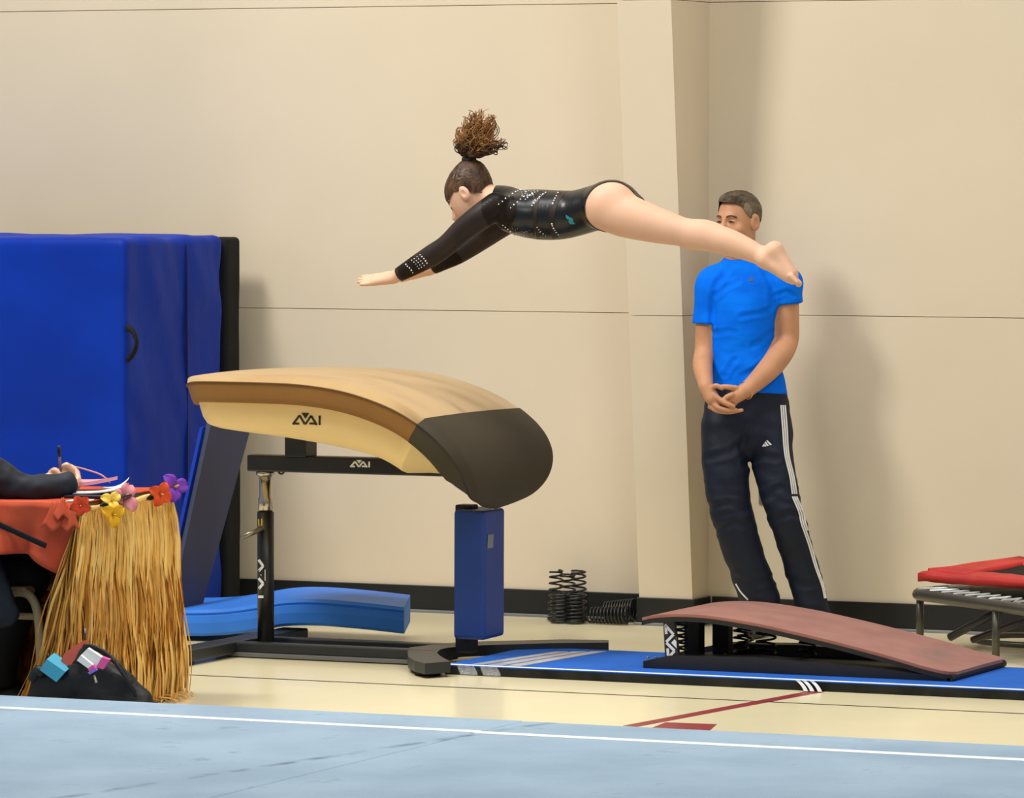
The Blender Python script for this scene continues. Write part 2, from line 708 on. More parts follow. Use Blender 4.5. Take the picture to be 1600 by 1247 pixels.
# ================================================================== FLOOR EXERCISE CARPET
CZ = 0.10
yE = float((onZ(0, 1087, CZ)[1] + onZ(1600, 1163, CZ)[1]) / 2)
M_CARP = mat('blue_grey_carpet', srgb(152, 176, 196), 0.95, 0.1, var=0.1, vscale=2.5, col2=srgb(136, 160, 182), bump=0.5, bscale=160, bdist=0.004, sheen=0.2)
nt = M_CARP.node_tree                            # dark scuffs in patches and along a lane on the carpet
car = thing('exercise_carpet', 'blue grey carpeted exercise floor with a white boundary line in the foreground', 'carpet', (1.5, -8, 0))
seam = float(onZ(762, 1140, CZ)[0])
mk('carpet_roll', *box(-9, seam, -20, yE, 0.0, CZ, 0.008), M_CARP, car)
mk('carpet_roll', *box(seam + 0.002, 12, -20, yE - 0.012, 0.0, CZ, 0.008), M_CARP, car)
yw = float((onZ(0, 1106, CZ)[1] + onZ(1600, 1187, CZ)[1]) / 2)
M_TAPEW = mat('white_tape', (0.86, 0.86, 0.86), 0.6, 0.3, var=0.04)
mk('boundary_line', *box(-9, seam, yw - 0.022, yw + 0.03, CZ, CZ + 0.0015), M_TAPEW, car)
mk('boundary_line', *box(seam, 12, yw - 0.042, yw + 0.012, CZ, CZ + 0.0015), M_TAPEW, car)
# scuff mask as a stain colour in the carpet (object coordinates)
tc = nt.nodes.new('ShaderNodeTexCoord')
A_, B_ = onZ(60, 1252, CZ) - np.array([1.5, -8, 0]), onZ(745, 1147, CZ) - np.array([1.5, -8, 0])
dv = unit(B_ - A_)
nv = np.array([-dv[1], dv[0], 0])
dot = nt.nodes.new('ShaderNodeVectorMath')
dot.operation = 'DOT_PRODUCT'
dot.inputs[1].default_value = tuple(nv)
nt.links.new(tc.outputs['Object'], dot.inputs[0])
sub = nt.nodes.new('ShaderNodeMath')
sub.operation = 'SUBTRACT'
sub.inputs[1].default_value = float(nv @ A_)
nt.links.new(dot.outputs['Value'], sub.inputs[0])
ab = nt.nodes.new('ShaderNodeMath')
ab.operation = 'ABSOLUTE'
nt.links.new(sub.outputs[0], ab.inputs[0])
mr = nt.nodes.new('ShaderNodeMapRange')
mr.inputs['From Min'].default_value = 0.0
mr.inputs['From Max'].default_value = 0.035
mr.inputs['To Min'].default_value = 1.0
mr.inputs['To Max'].default_value = 0.0
nt.links.new(ab.outputs[0], mr.inputs['Value'])
nz = nt.nodes.new('ShaderNodeTexNoise')
nz.inputs['Scale'].default_value = 9
nz.inputs['Detail'].default_value = 8
nt.links.new(tc.outputs['Object'], nz.inputs['Vector'])
rp = nt.nodes.new('ShaderNodeValToRGB')
rp.color_ramp.elements[0].position = 0.42
rp.color_ramp.elements[1].position = 0.68
nt.links.new(nz.outputs['Fac'], rp.inputs['Fac'])
mu = nt.nodes.new('ShaderNodeMath')
mu.operation = 'MULTIPLY'
nt.links.new(mr.outputs[0], mu.inputs[0])
nt.links.new(rp.outputs['Color'], mu.inputs[1])
# faint patches anywhere
n3 = nt.nodes.new('ShaderNodeTexNoise')
n3.inputs['Scale'].default_value = 5
n3.inputs['Detail'].default_value = 9
n3.inputs['Roughness'].default_value = 0.7
nt.links.new(tc.outputs['Object'], n3.inputs['Vector'])
r3 = nt.nodes.new('ShaderNodeValToRGB')
r3.color_ramp.elements[0].position = 0.58
r3.color_ramp.elements[1].position = 0.80
nt.links.new(n3.outputs['Fac'], r3.inputs['Fac'])
mx = nt.nodes.new('ShaderNodeMath')
mx.operation = 'MAXIMUM'
nt.links.new(mu.outputs[0], mx.inputs[0])
nt.links.new(r3.outputs['Color'], mx.inputs[1])
mix = nt.nodes.new('ShaderNodeMix')
mix.data_type = 'RGBA'
bs = nt.nodes['Principled BSDF']
src = bs.inputs['Base Color'].links[0].from_socket
nt.links.new(mx.outputs[0], mix.inputs['Factor'])
nt.links.new(src, mix.inputs['A'])
mix.inputs['B'].default_value = (*srgb(84, 102, 120), 1)
nt.links.new(mix.outputs['Result'], bs.inputs['Base Color'])

# ================================================================== RUNWAY MAT
RZ = 0.036
yN, yF = -0.815, -0.05
xS = float(onZ(706, 1036, RZ)[0])
M_RUN = mat('blue_runway_carpet', srgb(38, 98, 190), 0.9, 0.15, var=0.15, vscale=5, bump=0.3, bscale=150, bdist=0.003)
M_FOAM = mat('black_foam', (0.022, 0.022, 0.02), 0.85, 0.2, var=0.5, vscale=10)
run = thing('runway_mat', 'long blue runway mat with white edge stripe under the springboard', 'mat', (3.0, YC, 0))
mk('foam_base', *box(xS, 12, yN, yF, 0, RZ - 0.004, 0.003), M_FOAM, run)
mk('carpet_top', *box(xS, 12, yN, yF, RZ - 0.004, RZ, 0.001), M_RUN, run)
mk('edge_stripe', *box(xS, 12, yN + 0.004, yN + 0.034, RZ, RZ + 0.001), M_TAPEW, run)
M_TAPEG = mat('grey_tape', srgb(176, 180, 186), 0.3, 0.5, var=0.25, vscale=14)
for k, (o0, o1) in enumerate(((0, 6), (8, 15), (17, 24))):
    P = [onZ(736 + o0 * 3.2, 1038 + o0 * 0.14, RZ), onZ(736 + o1 * 3.2, 1038 + o1 * 0.14, RZ), onZ(868 + o1 * 3.3, 1018.5 - o1 * 0.02, RZ), onZ(868 + o0 * 3.3, 1018.5 - o0 * 0.02, RZ)]
    mk('tape_strip', *prism(P, (0, 0, 0.0012)), M_TAPEG, run)
M_CLEAR = mat('clear_tape', (0.85, 0.88, 0.9), 0.06, 1.0, alpha=0.14, var=0.05)
for px in (728, 764):
    p = onY(px, 1046, yN - 0.002)
    mk('clear_tape', *sheet(lambda u, v: np.array([p[0] + (u - .5) * 0.07 + 0.02 * v, yN - 0.004 - 0.02 * v * v - 0.006 * math.sin(14 * u + 4 * v), RZ + 0.001 - (RZ - 0.003) * v]), 16, 8, 0.0006, (0, -1, 0)), M_CLEAR, run, True)
for px in (1246, 1256, 1268):
    p = onY(px, 1066, yN - 0.002)
    mk('silver_tape', *sheet(lambda u, v: np.array([p[0] + (u - .5) * 0.016 + 0.05 * v, yN - 0.003 - 0.045 * v * v, RZ + 0.001 - (RZ - 0.003) * v]), 3, 6, 0.0008, (0, -1, 0)), mat('silver_tape', srgb(205, 208, 210), 0.25, 0.6), run)

# ================================================================== VAULTING TABLE
M_TAN = mat('tan_suede', srgb(186, 154, 104), 0.72, 0.25, var=0.1, vscale=2.2, stretch=(1.2, 2.6, 1), col2=srgb(168, 132, 84), lo=0.2, hi=0.5, bump=0.06, bscale=200, bdist=0.002, sheen=0.3)
M_BAND = mat('brown_band', srgb(146, 104, 54), 0.7, 0.25, var=0.12, vscale=4)
M_DARK = mat('charcoal_cover', srgb(64, 57, 42), 0.72, 0.3, var=0.12, vscale=5, bump=0.05, bscale=120, bdist=0.002)
M_SHELL = mat('cream_shell', srgb(246, 216, 154), 0.5, 0.35, var=0.05, vscale=3)
M_BLUEP = mat('blue_vinyl_pad', srgb(22, 62, 138), 0.42, 0.45, var=0.12, vscale=4, bump=0.05, bscale=20)
VT = thing('vaulting_table', 'tan padded vaulting table with charcoal front and black steel frame under the gymnast', 'vaulting table', (-0.4, YC, 0))
prof = [(-1.075, 1.030), (-1.05, 1.058), (-.97, 1.084), (-.85, 1.095), (-.6, 1.097), (-.4, 1.090), (-.22, 1.064), (-.05, 1.012), (.075, .947), (.172, .867), (.226, .782), (.235, .70), (.21, .632), (.165, .588)]
pp = cat([np.array([x, 0, z]) for x, z in prof], 8)
seg = np.array([0] + [np.linalg.norm(pp[i + 1] - pp[i]) for i in range(len(pp) - 1)]).cumsum()
NS = 90
ss = 0.5 - 0.5 * np.cos(np.linspace(0, math.pi, NS))
ss = (0.45 * ss + 0.55 * np.linspace(0, 1, NS)) * seg[-1]
px_ = np.interp(ss, seg, [p[0] for p in pp])
pz_ = np.interp(ss, seg, [p[2] for p in pp])
ST = seg[-1]
HW = 0.465


def halfw(s):
    w = HW
    if s < 0.44:
        q = (0.44 - s) / 0.44
        w *= max(0.0, 1 - q ** 2.2) ** (1 / 2.0)
    e = ST - 0.46
    if s > e:
        q = (s - e) / 0.46
        w *= max(0.0, 1 - q ** 2.9) ** (1 / 2.1)
    return max(w, 0.004)


nx_, nz_ = np.gradient(px_), np.gradient(pz_)
ln = np.hypot(nx_, nz_)
nx_, nz_ = -nz_ / ln, nx_ / ln                 # outward normal (up on the flat part)
TH_ = 0.108


def ring_top(i, inf=0.0):
    w = halfw(ss[i])
    r = min(0.024, w * 0.5)
    out = []
    for k in range(25):
        q = -1 + 2 * k / 24
        y = q * w
        dr = 0.007 * q * q
        e = abs(y) - (w - r)
        if e > 0:
            dr += r - math.sqrt(max(0, r * r - e * e)) if e < r else r
        out.append(np.array([px_[i] - nx_[i] * (dr - inf), YC + y * (1 + inf * 2), pz_[i] - nz_[i] * (dr - inf)]))
    return out


def ring_band(i, inf=0.0):
    w = halfw(ss[i])
    r = min(0.024, w * 0.5)
    L = []
    for sg in (-1, 1):
        Q = []
        for dd, ins in ((r + 0.007, 0), (r + 0.03, 0.003), (TH_ * 0.8, 0.003), (TH_, 0.012 if w > 0.02 else 0), (TH_, w * 0.5), (TH_, w * 0.98)):
            y = sg * max(0.001, (w - ins)) * (1 + inf * 2)
            Q.append(np.array([px_[i] - nx_[i] * dd, YC + y, pz_[i] - nz_[i] * dd]))
        L.append(Q)
    return L[0] + L[1][::-1]


def loft(rings):
    n = len(rings[0])
    V = [p for r in rings for p in r]
    F = []
    for i in range(len(rings) - 1):
        for j in range(n - 1):
            a = i * n + j
            F.append([a, a + 1, a + n + 1, a + n])
    return np.array(V), F




def dark_streak(m, A, B, width, col, strength, nscale):
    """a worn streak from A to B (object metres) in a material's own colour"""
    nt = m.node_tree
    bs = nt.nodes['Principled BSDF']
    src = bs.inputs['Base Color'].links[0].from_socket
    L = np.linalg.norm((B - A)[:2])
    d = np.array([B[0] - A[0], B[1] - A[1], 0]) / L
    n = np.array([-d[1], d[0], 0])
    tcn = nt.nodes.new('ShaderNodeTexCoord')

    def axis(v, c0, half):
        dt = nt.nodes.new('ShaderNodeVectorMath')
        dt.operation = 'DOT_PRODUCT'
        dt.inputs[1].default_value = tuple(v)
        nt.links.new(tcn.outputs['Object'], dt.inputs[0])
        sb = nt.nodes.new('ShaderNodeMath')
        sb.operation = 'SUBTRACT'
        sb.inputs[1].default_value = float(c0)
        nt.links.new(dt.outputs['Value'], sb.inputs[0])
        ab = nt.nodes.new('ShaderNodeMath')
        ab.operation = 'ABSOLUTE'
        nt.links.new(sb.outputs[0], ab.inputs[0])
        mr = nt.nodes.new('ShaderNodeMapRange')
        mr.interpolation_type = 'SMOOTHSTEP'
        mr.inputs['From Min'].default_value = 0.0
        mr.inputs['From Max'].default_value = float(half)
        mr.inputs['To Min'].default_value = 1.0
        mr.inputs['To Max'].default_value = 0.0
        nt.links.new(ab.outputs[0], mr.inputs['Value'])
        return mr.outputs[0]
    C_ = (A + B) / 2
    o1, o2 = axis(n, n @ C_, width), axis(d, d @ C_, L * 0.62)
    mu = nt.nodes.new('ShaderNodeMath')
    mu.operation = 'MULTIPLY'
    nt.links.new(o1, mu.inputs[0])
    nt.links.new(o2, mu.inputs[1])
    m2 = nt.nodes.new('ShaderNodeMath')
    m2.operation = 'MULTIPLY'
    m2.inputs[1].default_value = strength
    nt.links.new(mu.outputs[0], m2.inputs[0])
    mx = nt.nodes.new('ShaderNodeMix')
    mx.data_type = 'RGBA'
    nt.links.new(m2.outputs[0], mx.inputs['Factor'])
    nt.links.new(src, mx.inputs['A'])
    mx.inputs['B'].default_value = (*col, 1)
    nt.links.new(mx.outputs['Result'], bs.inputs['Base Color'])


for a_, b_ in (((610, 594, 1.085), (722, 640, 0.985)), ((692, 586, 1.09), (806, 634, 0.985))):  # two soft darker streaks in the tan pad top's colour
    dark_streak(M_TAN, onZ(*a_) - WLOC[VT.name] - np.array([0.087, -0.17, 0]), onZ(*b_) - WLOC[VT.name] - np.array([0.087, -0.17, 0]), 0.042, srgb(120, 92, 58), 0.75, 0)
cutI = int(np.argmin(np.abs(px_ - 0.075)))
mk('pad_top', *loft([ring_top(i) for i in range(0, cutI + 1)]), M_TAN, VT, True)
mk('pad_band', *loft([ring_band(i) for i in range(0, cutI + 1)]), M_BAND, VT, True)
mk('front_cover', *join(loft([ring_top(i, 0.003) for i in range(cutI, NS)]), loft([ring_band(i, 0.003) for i in range(cutI, NS)])), M_DARK, VT, True)
for sg, kk in ((0, 0), (1, 24)):
    off_ = np.array([0, -0.001 if sg == 0 else 0.001, 0])
    mk('piping', *tube([ring_top(i)[kk] + off_ for i in range(2, cutI + 1)], 0.0035, 6), mat('piping_brown', srgb(104, 72, 36), 0.7), VT, True)
    mk('cover_seam', *tube([ring_top(i, 0.003)[kk] + off_ for i in range(cutI, NS - 1)], 0.0035, 6), mat('seam_charcoal', srgb(48, 42, 33), 0.7), VT, True)
# shell under the pad
low = [(-1.0, 1.0), (-0.99, 0.95), (-0.955, 0.905), (-0.89, 0.884), (-0.78, 0.874), (-0.55, 0.852), (-.3, .815), (-.14, .772), (.0, .69), (.09, .622), (.14, .585)]
lp = cat([np.array([x, 0, z]) for x, z in low], 6)
rings = []
for p in lp:
    i = int(np.argmin((px_ - nx_ * TH_ - p[0]) ** 2 + (pz_ - nz_ * TH_ - p[2]) ** 2))
    tx, tz = px_[i] - nx_[i] * TH_ * 0.9, pz_[i] - nz_[i] * TH_ * 0.9
    w = max(0.006, halfw(ss[i]) - 0.055)
    e = (p[0] + 1.0)
    if e < 0.15:
        w = min(w, 0.38 * math.sqrt(max(0.01, 1 - ((0.15 - e) / 0.15) ** 2)))
    R_ = []
    for q, f in ((-1, 0), (-0.985, 0.35), (-0.94, 0.7), (-0.86, 0.92), (-0.72, 1.0), (0, 1.0), (0.72, 1.0), (0.86, 0.92), (0.94, 0.7), (0.985, 0.35), (1, 0)):
        R_.append(np.array([tx + (p[0] - tx) * f, YC + q * w, tz + (p[2] - tz) * f]))
    rings.append(R_)
shell = mk('shell', *loft(rings), M_SHELL, VT, True)


def logo(x0, y0, w, h, slant=0.0, vert=False):
    """the maker's mark: two open letter A's around a solid triangle and an I; returns strokes and polygons"""
    def T(u, v):
        if vert:
            return (x0 + v * w + slant * u, y0 + u * h)
        return (x0 + u * w, y0 + (1 - v) * h + slant * u)
    st = [([T(0, 0), T(.25, .78), T(.44, 0.02)], 1.0), ([T(.02, .08), T(.24, .08)], 1.0), ([T(.42, .08), T(.62, .08)], .0),
          ([T(.46, .04), T(.66, .78), T(.87, 0)], 1.0), ([T(.60, .12), T(.82, .12)], 1.0), ([T(.97, 0), T(.97, .8)], 1.0)]
    return [s for s in st if s[1] > 0], [[T(.32, 1), T(.60, 1), T(.46, .5)]]


tr = bvh([shell])
st, po = logo(457, 641, 43, 18, slant=1.0)
decal('maker_mark', [(s, 3.2) for s, _ in st], po, tr, mat('black_print', (0.012, 0.012, 0.012), 0.5), shell, off=0.002)
# frame
zb0, zb1 = 0.705, 0.768
beam = mk('beam', *box(-0.87, 0.02, YC - 0.04, YC + 0.04, zb0, zb1, 0.006), M_BLACK, VT)
st, po = logo(546, 714, 30, 11, slant=0.6)
decal('maker_mark', [(s, 2.6) for s, _ in st], po, bvh([beam]), M_WHITE, beam, off=0.001)
xx = float(onY(462, 690, YC - 0.04)[0])
mk('bracket', *box(xx - 0.045, xx + 0.045, YC - 0.05, YC + 0.05, zb1 - 0.003, 0.875, 0.004), M_BLACK, VT)
xp = float(onY(415, 900, YC)[0])
post = mk('rear_post', *tube([(xp, YC, 0.05), (xp, YC, 0.548)], 0.0325, 20), M_BLACK, VT, True)
mk('inner_tube', *tube([(xp, YC, 0.54), (xp, YC, 0.60), (xp, YC, 0.605), (xp, YC, 0.69)], [0.028, 0.028, 0.0235, 0.0235], 18), M_STEEL, VT, True)
mk('collar', *tube([(xp, YC, 0.685), (xp, YC, 0.692), (xp, YC, 0.706)], [0.028, 0.036, 0.036], 18), M_STEEL, VT, True)
mk('lock_handle', *tube([onY(410, 820, YC - 0.03), onY(378, 834, YC - 0.10)], 0.0105, 10), mat('worn_steel', srgb(150, 145, 125), 0.35, 0.5, metal=0.8), VT, True)
trp = bvh([post])
st, po = logo(399.5, 862, 15, 66, vert=True)
decal('maker_mark', [(s, 4.0) for s, _ in st], po, trp, M_WHITE, post, off=0.001)
decal('warning_sticker', [], [[(403.5, 806), (410, 805), (410, 816), (404, 817)]], trp, mat('yellow_sticker', srgb(225, 185, 30), 0.5), post)
pe = onY(439, 731, YC - 0.03)
mk('eye_bolt', *tube([pe + np.array([0.012 * math.cos(a), 0, 0.012 * math.sin(a)]) for a in np.linspace(0, 2 * math.pi, 16, endpoint=False)], 0.004, 6, closed=True), M_BLACK, VT, True)
xq = float(onY(726, 1000, YC)[0])
mk('front_post', *box(xq - 0.034, xq + 0.034, YC - 0.034, YC + 0.034, 0.04, 0.6, 0.006), mat('navy_steel', srgb(16, 26, 44), 0.45), VT)
x0, x1 = xq - 0.012, xq + 0.118
pad = box(x0, x1, YC - 0.095, YC + 0.095, 0.098, 0.585, 0.014, 3)
pad = (wrinkle(*pad, lambda c: 0.004 * noise.noise(Vector((c.x * 9, c.y * 9, c.z * 5)))), pad[1])
pad = mk('post_pad', *pad, M_BLUEP, VT)
decal('grey_label', [], [[(758, 830), (767, 829), (766, 850), (757, 851)]], bvh([pad]), mat('grey_label', srgb(120, 128, 140), 0.4), pad, off=0.002)
# base
M_BASEG = mat('base_steel', srgb(38, 42, 44), 0.42, 0.45, var=0.2)
xr = -0.905
mk('rear_foot', *box(xr - 0.055, xr + 0.055, YC - 0.62, YC + 0.45, 0.014, 0.06, 0.006), M_BASEG, VT)
for yy in (YC - 0.55, YC + 0.38):
    mk('foot_pad', *box(xr - 0.05, xr + 0.05, yy - 0.05, yy + 0.05, 0, 0.016, 0.004), M_RUBBER, VT)
for yy in (YC - 0.14, YC + 0.09):
    mk('base_rail', *box(xr + 0.04, -0.02, yy - 0.03, yy + 0.03, 0.018, 0.058, 0.005), M_BASEG, VT)
mk('base_plate', *box(xr - 0.03, -0.03, YC - 0.18, YC + 0.08, 0.004, 0.02, 0.002), mat('plate_grey', srgb(120, 122, 124), 0.45, 0.4, metal=0.4), VT)
VSH = np.array([0.087, -0.17, 0.0])              # the table stands a little nearer the room
FO = [(640, 1012), (636.5, 1019), (638, 1027), (648, 1033), (664, 1037), (704, 1034), (693, 1028.5), (686, 1024), (683, 1020), (687, 1015.5), (700, 1012.5), (725, 1010), (760, 1008.5), (810, 1006.8), (860, 1005.5), (951, 1004.5), (951, 1000.5), (880, 999.5), (800, 1001.3), (740, 1003), (690, 1006)]
pol = [(onZ(a, b, 0.056) - VSH)[:2] for a, b in FO]
bm = bmesh.new()
vs = [bm.verts.new((x, y, 0.016)) for x, y in pol]
f = bm.faces.new(vs)
r = bmesh.ops.extrude_face_region(bm, geom=[f])
for v in r['geom']:
    if isinstance(v, bmesh.types.BMVert):
        v.co.z = 0.057
bmesh.ops.recalc_face_normals(bm, faces=bm.faces)
mk('front_foot', *from_bm(bm), M_BASEG, VT)
for pxy in ((672, 1032), (930, 1003)):
    q = onZ(*pxy, 0.056) - VSH
    mk('foot_pad', *box(q[0] - 0.05, q[0] + 0.03, q[1] - 0.03, q[1] + 0.03, 0, 0.018, 0.004), M_RUBBER, VT)
VT.location = Vector(WLOC[VT.name] + VSH)

# ================================================================== SPRINGBOARD
M_MAROON = mat('maroon_carpet', srgb(156, 106, 94), 0.95, 0.1, var=0.1, vscale=7, bump=0.4, bscale=220, bdist=0.002, col2=srgb(142, 94, 84), sheen=0.2)
BX0, BX1, BY0, BY1 = 0.94, 2.16, -0.645, -0.03
SB = thing('springboard', 'maroon carpeted springboard with exposed coil springs on the blue runway', 'springboard', (1.55, -0.34, RZ))
dz = [(BX0, 0.218), (1.0, 0.232), (1.1, 0.241), (1.22, 0.239), (1.37, 0.223), (1.5, 0.203), (1.7, 0.166), (1.9, 0.124), (2.05, 0.088), (BX1, 0.068)]
dk = cat([np.array([x, 0, z]) for x, z in dz], 6)
DX = [p[0] for p in dk]
DZ = [p[2] for p in dk]
top = lambda x: float(np.interp(x, DX, DZ))


def deck(zoff, th, inset):
    R_ = []
    for x, z in zip(DX, DZ):
        c = 0.0
        e = min(x - BX0, BX1 - x)
        rr = 0.05
        if e < rr:
            c = rr - math.sqrt(max(0, rr * rr - (rr - e) ** 2))
        y0, y1 = BY0 + inset + c, BY1 - inset - c
        R_.append([np.array([x, y0, z + zoff - th]), np.array([x, y0, z + zoff]), np.array([x, (y0 + y1) / 2, z + zoff + 0.001]), np.array([x, y1, z + zoff]), np.array([x, y1, z + zoff - th]), np.array([x, y0, z + zoff - th])])
    V, F = loft(R_)
    n = 6
    F += [[0, 1, 2, 3, 4], [len(V) - n + k for k in range(5)]]
    return V, F


mk('carpet_deck', *deck(0, 0.011, 0.004), M_MAROON, SB)
mk('deck_board', *deck(-0.0115, 0.016, 0.0), mat('black_ply', (0.014, 0.013, 0.012), 0.5, 0.4), SB)
# worn grey patch in the carpet colour
nt = M_MAROON.node_tree
bs = nt.nodes['Principled BSDF']
src = bs.inputs['Base Color'].links[0].from_socket
tcn = nt.nodes.new('ShaderNodeTexCoord')
mpn = nt.nodes.new('ShaderNodeMapping')
pc = onZ(1466, 1008, 0.135) - WLOC[SB.name]
mpn.vector_type = 'POINT'
mpn.inputs['Scale'].default_value = (9.0, 4.0, 0.0)
mpn.inputs['Location'].default_value = (-pc[0] * 9.0, -pc[1] * 4.0, 0)
nt.links.new(tcn.outputs['Object'], mpn.inputs['Vector'])
ln_n = nt.nodes.new('ShaderNodeVectorMath')
ln_n.operation = 'LENGTH'
nt.links.new(mpn.outputs['Vector'], ln_n.inputs[0])
nzs = nt.nodes.new('ShaderNodeTexNoise')
nzs.inputs['Scale'].default_value = 22
nt.links.new(tcn.outputs['Object'], nzs.inputs['Vector'])
ad = nt.nodes.new('ShaderNodeMath')
ad.operation = 'ADD'
nt.links.new(ln_n.outputs['Value'], ad.inputs[0])
nt.links.new(nzs.outputs['Fac'], ad.inputs[1])
mrn = nt.nodes.new('ShaderNodeMapRange')
mrn.inputs['From Min'].default_value = 0.5
mrn.inputs['From Max'].default_value = 1.4
mrn.inputs['To Min'].default_value = 0.75
mrn.inputs['To Max'].default_value = 0.0
nt.links.new(ad.outputs[0], mrn.inputs['Value'])
mxn = nt.nodes.new('ShaderNodeMix')
mxn.data_type = 'RGBA'
nt.links.new(mrn.outputs[0], mxn.inputs['Factor'])
nt.links.new(src, mxn.inputs['A'])
mxn.inputs['B'].default_value = (*srgb(112, 88, 80), 1)
nt.links.new(mxn.outputs['Result'], bs.inputs['Base Color'])
bl = lambda y0, y1: prism([(BX0 + 0.02, y0, RZ), (BX1 - 0.01, y0, RZ), (BX1 - 0.01, y0, RZ + 0.012), (1.9, y0, RZ + 0.036), (1.4, y0, RZ + 0.058), (1.06, y0, RZ + 0.05), (BX0 + 0.02, y0, RZ + 0.026)], (0, y1 - y0, 0))
mk('base_runner', *bl(BY0 + 0.01, BY0 + 0.10), M_BLACK, SB)
mk('base_runner', *bl(BY1 - 0.10, BY1 - 0.01), M_BLACK, SB)
mk('base_board', *box(BX0 + 0.12, BX1 - 0.02, BY0 + 0.06, BY1 - 0.06, RZ, RZ + 0.016, 0.003), M_BLACK, SB)
mk('cross_bar', *box(BX0 + 0.14, BX0 + 0.22, BY0 + 0.05, BY1 - 0.05, RZ + 0.01, RZ + 0.034, 0.003), M_BLACK, SB)
mk('end_block', *box(BX1 - 0.09, BX1 - 0.008, BY0 + 0.03, BY1 - 0.03, RZ, top(BX1 - 0.02) - 0.022, 0.004), M_RUBBER, SB)
mk('end_roll', *tube([(BX1 - 0.012, BY0 + 0.01, RZ + 0.012), (BX1 - 0.012, BY1 - 0.01, RZ + 0.012)], 0.014, 10), M_RUBBER, SB)
# plate with the maker's mark
P0 = [onY(1036, 968, BY0 + 0.02), onY(1053, 970, BY0 + 0.02), onY(1062, 1043, BY0 + 0.02), onY(1040, 1043, BY0 + 0.02)]
plate = mk('side_strap', *prism(P0, (0, 0.02, 0)), M_BLACK, SB)
st, po = logo(1039, 976, 16, 62, slant=4, vert=True)
decal('maker_mark', [(s, 4.2) for s, _ in st], po, bvh([plate]), M_WHITE, plate, off=0.001)
zs0 = RZ + 0.02


def bspring(px, py, y, R, turns=5):
    p = onY(px, py, y)
    h = top(p[0]) - 0.028 - zs0
    mk('coil_spring', *helix((p[0], y, zs0), (0, 0, h), R, [k / turns for k in range(turns + 1)], 0.0045, 14), M_BLACK, SB, True)


bspring(1063, 1000, BY0 + 0.10, 0.024, 7)
bspring(1158, 1000, BY1 - 0.14, 0.028, 6)
bspring(1197, 1000, BY1 - 0.30, 0.036, 5)
bspring(1262, 1000, BY1 - 0.30, 0.030, 4)
bspring(1165, 1000, BY1 - 0.06, 0.030, 6)
for px, y, hw in ((1085, -0.40, 0.032), (1129, -0.28, 0.032)):
    p = onY(px, 1000, y)
    mk('bumper', *box(p[0] - hw, p[0] + hw, y - 0.03, y + 0.03, RZ + 0.015, top(p[0]) - 0.026, 0.008), M_RUBBER, SB)
for px in (1015, 1030, 1062, 1070):
    p = onZ(px, 1029, RZ + 0.03)
    p = np.array([p[0], BY0 + 0.055, RZ + 0.046 if px > 1035 else RZ + 0.032])
    mk('bolt', *tube([p, p + np.array([0, 0, 0.007])], 0.006, 8), M_STEEL, SB)

# ================================================================== SPARE COIL SPRINGS
SGRP = 'spare coil springs by the wall'
fl_h = [0, .025, .06, .18, .31, .44, .57, .70, .83, .955, 1.0]


def spare(px, Y_, h, R, lab, R1=None, ph=0.0):
    p = onY(px, 960, Y_)
    o = mk('coil_spring', *helix((p[0], Y_, 0.006), (0, 0, h), R, fl_h, 0.0042, 14, R1, ph), M_BLACK, None, True)
    tag(o, lab, 'spring', SGRP)


spare(869, 1.36, 0.203, 0.034, 'tall black coil spring standing leftmost by the wall, loop on top', 0.026)
spare(887, 1.445, 0.180, 0.036, 'black coil spring standing in the middle of the upright cluster', 0.03, 1.0)
spare(904, 1.36, 0.205, 0.036, 'tall black coil spring standing rightmost of the upright cluster', 0.028, 2.0)
spare(876, 1.28, 0.115, 0.040, 'short black coil spring standing front left of the upright cluster', 0.04, 0.5)
spare(899, 1.275, 0.115, 0.036, 'short black coil spring standing front right of the upright cluster', 0.034, 1.7)
for (pxa, pxb, Y_, R, lab, ph) in ((921, 982, 1.305, 0.036, 'black coil spring lying on its side next to the upright springs, nearer the room', 0.0),
                                   (945, 992, 1.44, 0.045, 'thicker black coil spring lying on its side against the baseboard', 1.2)):
    a, b = onY(pxa, 950, Y_), onY(pxb, 950, Y_)
    a[2] = 0.0065 + R * 0.8
    b[2] = R + 0.0065
    o = mk('coil_spring', *helix(a, b - a, R * 0.8, [k / 11 for k in range(12)], 0.0045, 14, R, ph), M_BLACK, None, True)
    tag(o, lab, 'spring', SGRP)

# ================================================================== BLUE MATS AT LEFT
M_MAT = mat('blue_mat_vinyl', srgb(0, 50, 164), 0.55, 0.16, var=0.12, vscale=1.6, bump=0.22, bscale=3.2, bstretch=(1, 1.3, 0.7), bdist=0.06, col2=srgb(2, 44, 150))
M_MATB = mat('black_mat_mesh', (0.011, 0.011, 0.013), 0.75, 0.2, var=0.3)
xR = -1.72
TM = thing('tall_mat', 'tall royal blue crash mat standing on edge against the wall', 'mat', (-2.8, 0.8, 0))


